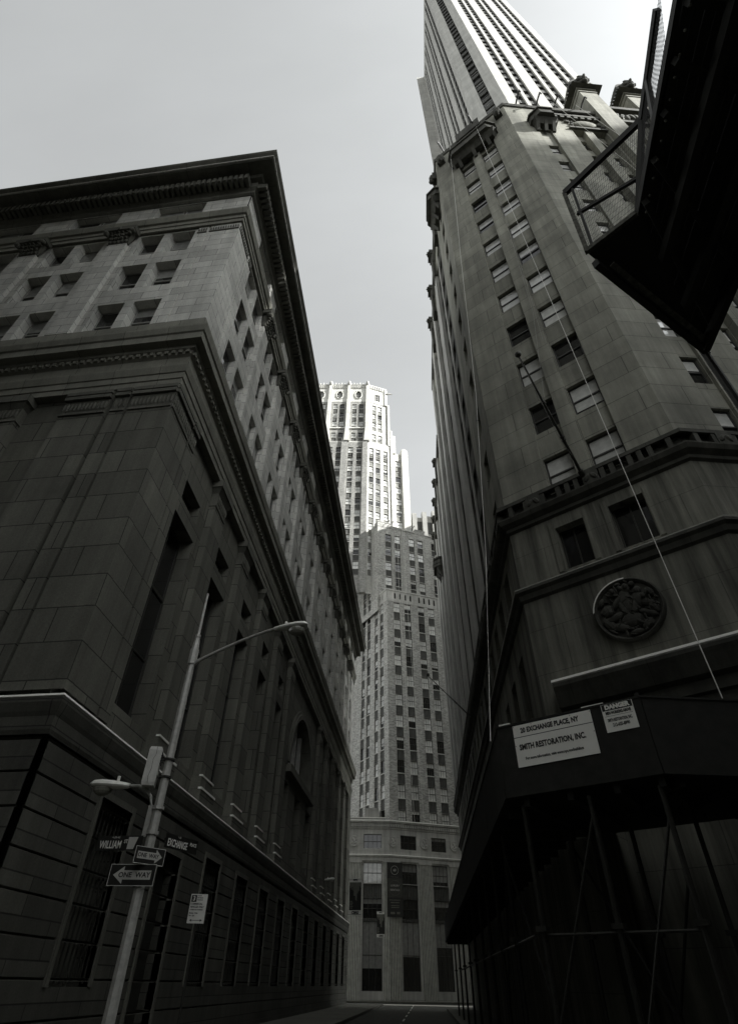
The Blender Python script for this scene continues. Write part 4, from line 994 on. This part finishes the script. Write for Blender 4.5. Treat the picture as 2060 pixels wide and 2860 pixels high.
def street_sign(F, u0, u1, z, ht, big, small, label, nums, mirror=False):
    t = thing("street_name_sign", label, "sign", tuple(F.P(u0, 0, z)))
    b = MB(); board(b, F, u0, u1, z - ht / 2, z + ht / 2); b.obj("plate", SIGN_BK, t)
    wd = u1 - u0
    text(big, ht * .72, F, u0 + wd * .07, .003, z - ht * .12, SIGN_WH, t, 'LEFT', .003, .60)
    text(small, ht * .34, F, u1 - wd * (.32 if big[0] == 'W' else .04), .003, z + ht * .1, SIGN_WH, t, 'RIGHT', .002, .8)
    text(nums, ht * .2, F, u0 + wd * .4, .003, z + ht * .38, SIGN_DIM, t, 'CENTER', .001)
    b = MB(); b.box(F, u0 if u0 > 0 else u1 - .1, u0 + .1 if u0 > 0 else u1, -.035, -.007, z - .04, z + .04); b.obj("bracket", STEEL_DK, t)
    if big[0] == 'W':
        b = MB(); b.poly([F.P(u1 - .3, .003, z - ht * .4), F.P(u1 - .16, .003, z - ht * .4), F.P(u1 - .1, .003, z + ht * .4), F.P(u1 - .3, .003, z + ht * .4)]); b.obj("emblem", SIGN_DIM, t)
FS = Fr(PX - .06, PY - .12, 0); street_sign(FS, -1.02, -.06, 3.78, .27, "WILLIAM", "ST", "dark street name sign reading WILLIAM ST to the left of the lamp pole", "<-39-45")
FE = Fr(PX + .12, PY, 68); street_sign(FE, .26, 1.28, 3.9, .27, "EXCHANGE", "PLACE", "dark street name sign reading EXCHANGE PLACE to the right of the lamp pole", "1-55")
# parking sign on its own post
KF = Fr(-5.46, 16.05, 10)
t = thing("parking_sign", "white parking rules sign with a black 3 on a thin post by the doorway", "sign", (-5.46, 16.05, 0))
b = MB(); b.tube([(-5.46, 16.09, .1), (-5.46, 16.09, 3.3)], .03, 8); b.obj("post", STEEL_DK, t)
b = MB(); board(b, KF, -.2, .2, 2.68, 3.26); b.obj("plate", SIGN_WH, t)
b = MB(); b.box(KF, -.18, -.055, 0, .002, 3.1, 3.24); b.obj("number_panel", SIGN_BK, t)
text("3", .13, KF, -.117, .004, 3.168, SIGN_WH, t, bold=.003)
for i, q in enumerate(("HOUR", "METERED", "PARKING")): text(q, .032, KF, -.04, .003, 3.225 - i * .042, SIGN_BK, t, 'LEFT', .001)
for i, (q, sz) in enumerate((("COMMERCIAL", .052), ("VEHICLES ONLY", .052), ("OTHERS NO STANDING", .033), ("Monday - Friday", .036), ("7am - 7pm", .036))):
    text(q, sz, KF, -.18, .003, (3.06, 3.0, 2.945, 2.88, 2.83)[i], SIGN_BK, t, 'LEFT', .0015, .86)
b = MB(); b.box(KF, -.1, .1, 0, .002, 2.735, 2.745)
for s in (-1, 1): b.poly([KF.P(s * .15, .002, 2.74), KF.P(s * .1, .002, 2.74 + .025 * s), KF.P(s * .1, .002, 2.74 - .025 * s)])
b.obj("arrow", SIGN_BK, t)

# ------------------------------------------------------------------ banners
def banner(F, u0, u1, z0, z1, px, label, grp=True):
    t = thing("street_banner", label, "banner", tuple(F.P(u0, 0, z0)), "banners hung from lamp poles")
    h = z1 - z0; b = MB(); board(b, F, u0, u1, z0, z1, 0, .01); b.obj("cloth", BANNER, t)
    b = MB(); b.box(F, u0, u1, 0, .002, z1 - h * .11, z1); b.box(F, u0, u1, 0, .002, z0, z0 + h * .13); b.obj("stripe", SIGN_WH, t)
    wd = u1 - u0; c = (u0 + u1) / 2
    b = MB(); top = z1 - h * .11; n = 14
    for i in range(n):  # pale ragged skyline hanging down the cloth
        x = u0 + wd * i / n; d = h * (.1 + .34 * math.exp(-((i - 7.2) / 2.6) ** 2) + .05 * ((i * 7) % 3))
        b.box(F, x, x + wd / n, 0, .002, top - d, top)
    b.obj("print", BANNER_MID, t)
    text("NYC", h * .07, F, c, .004, z1 - h * .055, SIGN_BK, t, bold=.012)
    text("CBRE", h * .095, F, c, .004, z0 + h * .065, SIGN_BK, t, bold=.012)
    b = MB()
    for i in range(5): b.box(F, u0 + wd * .06, u0 + wd * (.26 + .06 * (i % 2)), 0, .003, z0 + h * (.17 + .045 * i), z0 + h * (.2 + .045 * i))
    b.obj("small_print", BANNER_MID, t)
    b = MB()
    for z in (z0 + .04, z1 - .04): b.tube([F.P(px, 0, z), F.P(u1, 0, z)], .012, 6)
    b.obj("bracket", STEEL_DK, t)
banner(Fr(-5.05, 44.9, 0), .1, .9, 5.1, 7.15, 0, "large vertical NYC street banner on the lamp pole before the office block")
banner(Fr(-5.55, 79.85, 0), .05, .95, 5.75, 8.2, 0, "small far NYC street banner before the brick tower base")
GF = Fr(*BR_.P(.35, .35, 0)[:2], 14)
t = thing("facade_banner", "tall black rental banner with a round 63 emblem on the brick tower base", "banner", tuple(GF.P(0, 0, 8.5)))
b = MB(); board(b, GF, -.85, 1.35, 8.55, 14.8, 0, .03); b.obj("cloth", BANNER, t)
b = MB(); b.box(GF, -.85, 1.35, 0, .003, 10.7, 12.9); b.obj("print", plain("banner grey panel", .045, .8), t)
def ringm(F, u, z, r, wd, n=36):
    m_ = MB()
    for i in range(n):
        a, c = 6.2832 * i / n, 6.2832 * (i + 1) / n
        m_.poly([F.P(u + q * math.cos(x), .006, z + q * math.sin(x)) for q, x in ((r, a), (r + wd, a), (r + wd, c), (r, c))])
    return m_
ringm(GF, .25, 13.85, .5, .035).obj("emblem", SIGN_DIM, t); ringm(GF, .25, 11.8, .85, .02).obj("emblem", BANNER_MID, t)
text("63", .42, GF, .25, .006, 13.85, SIGN_DIM, t, bold=.01); text("THE WALL", .2, GF, .25, .006, 13.05, BANNER_MID, t, sp=1.2)
text("LUXURY", .3, GF, .25, .008, 12.05, SIGN_DIM, t, bold=.004, sp=1.1); text("RENTALS", .3, GF, .25, .008, 11.55, SIGN_DIM, t, bold=.004, sp=1.1)
b = MB()
for i, q in enumerate((.75, .6)):
    for k in range(9): b.box(GF, .25 - q + k * q * .22, .25 - q + k * q * .22 + .1, 0, .005, 10.35 - .28 * i, 10.47 - .28 * i)
for z in (9.75, 9.55): b.box(GF, -.3, .8, 0, .005, z, z + .08)
b.box(GF, -.4, .2, 0, .005, 8.85, 9.1); b.box(GF, .45, .9, 0, .005, 8.85, 9.1); b.obj("small_print", BANNER_MID, t)

# ------------------------------------------------------------------ sidewalk shed on the right
shed = thing("sidewalk_shed", "black plywood sidewalk shed wrapping the chamfered corner, carrying white signs", "scaffold", (1.8, 12.57, 0))
SA = Fr(1.8, 12.57, -32); SL = Fr(1.8, 12.57, -90); sl_ = 3.06; se = SA.P(sl_, 0, 0); SR = Fr(se.x, se.y, 9)
Z0, Z1 = 4.7, 5.92
def panels(b, F, u0, u1, st):
    x = u0
    while x < u1 - .01:
        e = min(x + st, u1); b.box(F, x + .008, e - .008, -.04, rnd.uniform(-.006, .004), Z0, Z1); b.box(F, x - .03, x + .03, -.12, -.045, Z0 - .1, Z1 + .12); x = e
b = MB(); panels(b, SL, -50, 0, 2.4); panels(b, SA, 0, sl_, 3.06); panels(b, SR, 0, 34, 2.4)
for F, u0, u1 in ((SL, -50, 0), (SA, 0, sl_), (SR, 0, 34)):
    b.box(F, u0, u1, -.1, .03, Z0 - .18, Z0); b.box(F, u0, u1, -.06, .02, Z1, Z1 + .04)
b.obj("parapet_panel", PLY, shed)
b = MB(); pl = [SL.P(-50, -.1, 0), SA.P(0, -.1, 0), SA.P(sl_, -.1, 0), SR.P(34, -.1, 0), RW.P(34, .05, 0), RW.P(0, .05, 0), CH.P(0, .05, 0), RE.P(-46, .05, 0)]
b.poly([(p.x, p.y, 4.55) for p in pl][::-1]); b.poly([(p.x, p.y, 4.62) for p in pl])
x = -49
while x < 0: b.box(SL, x, x + .12, -2.0, -.12, 4.35, 4.55); x += 1.2
x = .3
while x < 30: b.box(SR, x, x + .12, -2.4, -.12, 4.35, 4.55); x += 1.2
for u in (.3, 1.2, 2.1, 2.9): b.box(SA, u, u + .12, -3.4, -.12, 4.35, 4.55)
b.obj("deck", PLY, shed)
def post(F, u, o):
    p = MB(); a = F.P(u, o, 0); p.tube([a, a + Vector((0, 0, 4.4))], .05, 8); p.box(F, u - .1, u + .1, o - .1, o + .1, 2.35, 2.43); p.box(F, u - .15, u + .15, o - .15, o + .15, 0, .03)
    p.obj("post", PIPE, shed)
def brace(A, B, r=.028):
    p = MB(); p.tube([A, B], r, 6); p.obj("brace", PIPE, shed)
for u in (0.25, 1.6, 2.9): post(SA, u, -.2); post(SA, u, -2.6)
for y in (3, 6, 9, 12, 16, 20, 25, 30, 36): post(SL, -y, -.2)
for x in (2.4, 4.8, 7.2, 9.6, 12): post(SR, x, -.2)
brace(SA.P(.25, -.2, 1.0), SA.P(1.6, -.2, 4.1)); brace(SA.P(1.6, -.2, .9), SA.P(2.9, -.2, 3.9)); brace(SA.P(.25, -2.6, 4.0), SA.P(1.6, -2.6, 1.1)); brace(SA.P(1.6, -2.6, 1.2), SA.P(2.9, -.2, 3.0))
brace(SL.P(-3, -.2, 4.0), SA.P(.25, -.2, 1.3)); brace(SL.P(-6, -.2, 1.1), SL.P(-3, -.2, 4.0)); brace(SR.P(2.4, -.2, 1.2), SR.P(4.8, -.2, 3.9))
brace(SA.P(.25, -.2, 2.3), SA.P(2.9, -.2, 2.3)); brace(SL.P(-30, -.2, 2.3), SL.P(-.2, -.2, 2.3))
s = MB(); s.box(SA, .05, .3, -.05, .02, Z1 + .04, Z1 + .07); s.box(SA, 1.9, 2.35, -.05, .02, Z1 + .04, Z1 + .06); s.obj("snow", SNOW, shed)
def quad_sign(name, label, px, mat_, off=.012):
    """flat board fixed to the shed parapet"""
    return thing(name, label, "sign", tuple(SA.P(px[0], off, px[2])))
t = quad_sign("site_sign", "large white board with address and contractor on the shed, left of the danger board", (SG[0], SG[1], SG[2]), None)
u0, u1, z0, z1 = SG
b = MB(); board(b, SA, u0, u1, z0, z1, .02, .012); b.obj("panel", PANEL_WH, t); W_ = u1 - u0; H_ = z1 - z0
b = MB(); b.box(SA, u0, u1, .02, .0215, z1 - H_ * .305, z1 - H_ * .29); b.obj("rule", SIGN_BK, t)
text("20 EXCHANGE PLACE, NY", H_ * .165, SA, u0 + W_ * .47, .023, z1 - H_ * .15, SIGN_BK, t, bold=.006, xs=.78)
text("SMITH RESTORATION, INC.", H_ * .185, SA, u0 + W_ * .47, .023, z1 - H_ * .55, SIGN_BK, t, bold=.006, xs=.74)
text("For more information, visit: www.nyc.gov/buildings", H_ * .088, SA, u0 + W_ * .47, .023, z1 - H_ * .82, SIGN_BK, t, bold=.0025, xs=.8)
b = MB()
for fx, fz in ((.01, .97), (.25, .97), (.5, .97), (.75, .97), (.99, .97), (.99, .5), (.01, .5)): b.blob(SA, (u0 + W_ * fx, .022, z0 + H_ * fz), (.009, .004, .009), 0, 6, 4)
b.obj("screw", STEEL_DK, t)
u0, u1, z0, z1 = SG2; W_ = u1 - u0; H_ = z1 - z0
t = quad_sign("danger_sign", "smaller white DANGER board on the shed beside the large board", SG2, None)
b = MB(); board(b, SA, u0, u1, z0, z1, .02, .012); b.obj("panel", PANEL_WH, t)
b = MB(); b.box(SA, u0 + .012, u1 - .012, .02, .0215, z1 - H_ * .25, z1 - .012); b.box(SA, u0 + W_ * .06, u1 - W_ * .06, .02, .0215, z1 - H_ * .455, z1 - H_ * .445); b.obj("heading_panel", SIGN_BK, t)
text("DANGER", H_ * .21, SA, u0 + W_ / 2, .023, z1 - H_ * .135, PANEL_WH, t, bold=.008, xs=1.02)
text("MEN WORKING ABOVE", H_ * .15, SA, u0 + W_ / 2, .023, z1 - H_ * .345, SIGN_BK, t, bold=.004, xs=.56)
text("SMITH RESTORATION, INC.", H_ * .15, SA, u0 + W_ / 2, .023, z1 - H_ * .6, SIGN_BK, t, bold=.003, xs=.47)
text("212-625-8990", H_ * .16, SA, u0 + W_ / 2, .023, z1 - H_ * .78, SIGN_BK, t, bold=.003, xs=.66)

# ------------------------------------------------------------------ overhead scaffold platform at the right edge
plat = thing("scaffold_platform", "black overhead scaffold platform with mesh guard rail and timber diagonal at the upper right", "scaffold", (2.2, 3.05, 8))
Pa, Pb, Pc = Vector((2.205, 3.05, 8)), Vector((2.665, 2.66, 8)), Vector((2.585, 1.82, 8))
Ta, Tb, Tc = Vector((2.282, 3.005, 9.6)), Vector((3.06, 2.24, 9.6)), Vector((3.01, 1.85, 9.6))
Bd = (Vector((3.193, 3.80, 8)) - Pa).normalized(); Pe = Pa + Bd * 2.15; Pf = Vector((3.9, .7, 8)); Pd = Vector((2.52, .7, 8))
ring_ = [Pa, Pb, Pc, Pd, Pf, Pe]; dn = Vector((0, 0, -.05))
b = MB()                                                              # planks laid side by side with open joints
nP = 14
for k in range(nP):
    t0, t1 = (k + .03) / nP, (k + .97) / nP; zz = Vector((0, 0, rnd.uniform(-.012, .012)))
    A0, A1 = Pd.lerp(Pf, t0), Pd.lerp(Pf, t1); B0, B1 = Pb.lerp(Pe, t0), Pb.lerp(Pe, t1)
    q = [A0 + dn + zz, A1 + dn + zz, B1 + dn + zz, B0 + dn + zz]; u = [p - dn for p in q]
    b.poly(q[::-1]); b.poly(u)
    for i in range(4): b.poly([q[i], q[(i + 1) % 4], u[(i + 1) % 4], u[i]])
b.poly([Pa + dn, Pb + dn, Pe + dn][::-1]); b.poly([Pa, Pb, Pe]); b.poly([Pb, Pc, Pd])
b.poly([Pb + dn, Pc + dn, Pd + dn][::-1])
b.obj("deck", IRON, plat)
def beam(A, B, wd, ht, m, name, up=Vector((0, 0, 1))):
    p = MB(); d = (B - A).normalized(); s = d.cross(up).normalized() * wd / 2; n_ = s.cross(d).normalized() * ht / 2
    c = [A - s - n_, A + s - n_, A + s + n_, A - s + n_]; e = [x + (B - A) for x in c]
    for i in range(4): j = (i + 1) % 4; p.poly([c[i], c[j], e[j], e[i]])
    p.poly(c[::-1]); p.poly(e); return p.obj(name, m, plat)
z_ = Vector((0, 0, 1))
beam(Pa + z_ * .02, Pb + z_ * .02, .05, .07, RUST, "edge_beam"); beam(Pb, Pb.lerp(Pc, 2.2), .05, .1, IRON, "edge_beam")
beam(Pa - z_ * .22 + Bd * .05, Pa - z_ * .22 + Bd * 2.15, .07, .12, IRON, "bracket_beam"); beam(Pa - z_ * .22 + Bd * .22 + Vector((.06, -.07, .02)), Pa - z_ * .22 + Bd * 2.0 + Vector((.06, -.07, .02)), .06, .03, RUST, "bracket_beam")
for k in range(5):
    t_ = (k + .4) / 5; beam(Pb.lerp(Pd, t_) - z_ * .12, Pe.lerp(Pf, t_) - z_ * .12, .06, .12, STEEL_DK, "joist")
for t_ in (.25, .6, .95): beam(Pd.lerp(Pf, t_) - z_ * .25, Pb.lerp(Pe, t_) - z_ * .25, .08, .14, STEEL_DK, "joist")
beam(Pe - z_ * .05, Pf - z_ * .05, .06, .14, IRON, "edge_beam")
b = MB(); X0 = Fr(0, 0, 0)
for k in range(12):
    for A_, B_ in ((Pb, Pd), (Pa, Pe)):
        p = A_.lerp(B_, (k + .5) / 12); b.blob(X0, (p.x, -p.y, p.z - .2), (.014, .014, .014), 0, 6, 4)
b.obj("bolt", RUST, plat)
beam(Ta, Tb.lerp(Ta, -.1), .05, .12, STEEL_DK, "top_rail"); beam(Tb, Tb.lerp(Tc, 2.6), .06, .1, STEEL_DK, "top_rail")
beam(Pa, Ta, .05, .05, RUST, "rail_post"); beam(Pa.lerp(Pb, .12) , Ta.lerp(Tb, .1), .03, .03, STEEL_DK, "rail_post"); beam(Pb, Tb, .06, .06, STEEL_DK, "rail_post")
beam(Pa.lerp(Ta, .56).lerp(Pb.lerp(Tb, .56), .06), Pb.lerp(Tb, .36), .035, .05, STEEL_DK, "mid_rail"); beam(Pc, Tc, .05, .05, STEEL_DK, "rail_post")
b = MB()
for (A, B, C_, D_, n) in ((Pa, Pb, Ta, Tb, 40), (Pb, Pc.lerp(Pb, -.6), Tb, Tc.lerp(Tb, -2), 34)):
    for i in range(n):
        t_ = (i + .5) / n; b.tube([A.lerp(B, t_), C_.lerp(D_, t_)], .0022, 4)
    for i in range(16):
        t_ = (i + .5) / 16; b.tube([A.lerp(C_, t_), B.lerp(D_, t_)], .0014, 3)
b.obj("mesh_guard", STEEL_DK, plat)
b = MB()
for p in (Vector((3.85, .8, 0)), Pe * 1.0): b.tube([Vector((p.x - .03, p.y, 0)), Vector((p.x - .03, p.y, 8.9))], .045, 8)
for q in (.02, 3.4, 6.2): b.tube([Vector((Pe.x - .03, Pe.y, q + .1)), Vector((3.82, .8, q + .1))], .03, 6)
b.obj("leg", IRON, plat)

# ------------------------------------------------------------------ flagpoles, ropes, roof rigs
def flagpole(base, tip, label, r=.05, hal=True):
    t = thing("flagpole", label, "flagpole", tuple(base)); base, tip = Vector(base), Vector(tip)
    b = MB(); b.tube([base, base.lerp(tip, .35), tip], r, 8, 0, r * .5); b.tube([base.lerp(tip, -.02), base.lerp(tip, .04)], r * 1.7, 8)
    for k in (.3, .33, .62): b.tube([base.lerp(tip, k), base.lerp(tip, k + .012)], r * 1.25, 8)
    b.obj("pole", COPPER, t)
    b = MB(); X = Fr(tip.x, tip.y, 0); b.blob(X, (0, 0, tip.z + .1), (.11, .11, .11), 0, 10, 8); b.tube([tip, tip + Vector((0, 0, .1))], .03, 6); b.obj("ball_finial", COPPER, t)
    if hal:
        b = MB(); b.tube([tip - Vector((0, 0, .05)), base.lerp(tip, .5) + Vector((.02, 0, -.9)), base.lerp(tip, .12) + Vector((0, 0, .12))], .008, 5); b.obj("halyard", ROPE_DK, t)
FB = CH.P(3.25, .42, 15.6); flagpole(FB, FT, "bronze flagpole with ball finial leaning out over the chamfered corner", .06)
flagpole(RE.P(-19.2, .4, 14.9), (1.02, 36.0, 17.6), "far thin flagpole on the Exchange Place side of the skyscraper", .05)
def rope(pts, r, m, label): tag(MB_tube(pts, r, m), label, "rope")
def MB_tube(pts, r, m): b = MB(); b.tube(pts, r, 5); return b.obj("rope", m)
rope([CH.P(4.15, .9, 52.9), SR.P(1.7, .0, 5.97)], .012, ROPE, "thick white rope slanting down the chamfer to the right edge")
rope([CH.P(1.75, .7, 54.4), CH.P(.72, .9, 35.0), CH.P(.2, 1.2, 22.0), CH.P(-.42, 1.5, 13.0), Vector(ROPE2)], .011, ROPE, "thin white rope hanging from the parapet down to the shed")
rope([CH.P(3.9, .7, 40.0), CH.P(3.55, .7, 26.0), CH.P(3.12, 1.9, 18.6)], .006, ROPE_DK, "thin grey guy line from the flagpole up the chamfer")
rope([CH.P(3.95, .7, 40.0), CH.P(3.75, .7, 30.0), CH.P(3.5, .4, 24.0)], .006, ROPE_DK, "second grey line beside the flagpole guy line")
for k, (u, x) in enumerate(((4.1, .9), (6.0, 1.3))): rope([RW.P(u, .4, 56.2), RW.P(u + x, 1.2, 40), RW.P(u + x * 1.8, 1.8, 24)], .012, ROPE, ("white rope down the sunlit wall left of the carved panel", "white rope down the sunlit wall over the carved panel")[k])
for u, z, l in ((4.55, 59.5, 20), (6.05, 59.8, 20.2)): rope([WR.P(u, .3, 78.6 if u < 5 else 78.4), FR.P(u - 2.2, .6, 60.9), FR.P(u - 1.2 + .3, .8, l)], .02, ROPE, "white line down the brick tower, " + ("left" if u < 5 else "right") + " of two")
def rig(F, u, o, z, label, s=1.0):
    t = thing("roof_rig", label, "roof rig", tuple(F.P(u, o, z)), "suspension rigs on the roof edges")
    b = MB(); b.tube([F.P(u, -1.2, z), F.P(u, .5, z + .5 * s), F.P(u, .95, z + .35 * s)], .07 * s, 6); b.tube([F.P(u, .95, z + .4 * s), F.P(u, .98, z - .2 * s)], .05 * s, 6); b.obj("hook_beam", STEEL_DK, t)
    b = MB(); b.tube([F.P(u - .3, -.6, z), F.P(u, -.1, z + .5 * s), F.P(u + .3, -.6, z)], .04 * s, 6); b.box(F, u - .22, u + .22, -1.3, -.8, z, z + .35); b.obj("stand", GALV, t)
for F, u, z, lab in ((CH, 3.9, 56.1, "roof rig over the middle of the chamfer parapet"), (CH, .9, 55.95, "roof rig at the left end of the chamfer parapet"), (RW, 1.2, 56.0, "first roof rig on the sunlit parapet"), (RW, 2.9, 56.0, "second roof rig on the sunlit parapet, above the small balcony"), (RW, 4.4, 56.0, "third roof rig on the sunlit parapet"), (RW, 6.6, 56.0, "fourth roof rig on the sunlit parapet, next to the tall pier"), (S1, 3.9, 63.4, "roof rig on the set-back storey")):
    rig(F, u, .1, z, lab)
for u in (2.4, 3.4, 8.4, 9.9): rig(WR, u, .1, 79.4, "small roof rig on the brick tower parapet, number %d from its corner" % (1 + (2.4, 3.4, 8.4, 9.9).index(u)), 1.0)
b = MB(); t_ = thing("roof_railing", "thin dark railing along the sunlit parapet", "railing", tuple(RW.P(.2, -.3, 56)))
for z in (56.5, 56.9): b.tube([RW.P(.1, -.3, z), RW.P(7.4, -.3, z)], .03, 5)
b.obj("rail", STEEL_DK, t_); b = MB()
for i in range(8): b.tube([RW.P(.2 + i, -.3, 55.9), RW.P(.2 + i, -.3, 56.9)], .03, 5)
b.obj("uprights", STEEL_DK, t_)
finish_reps()
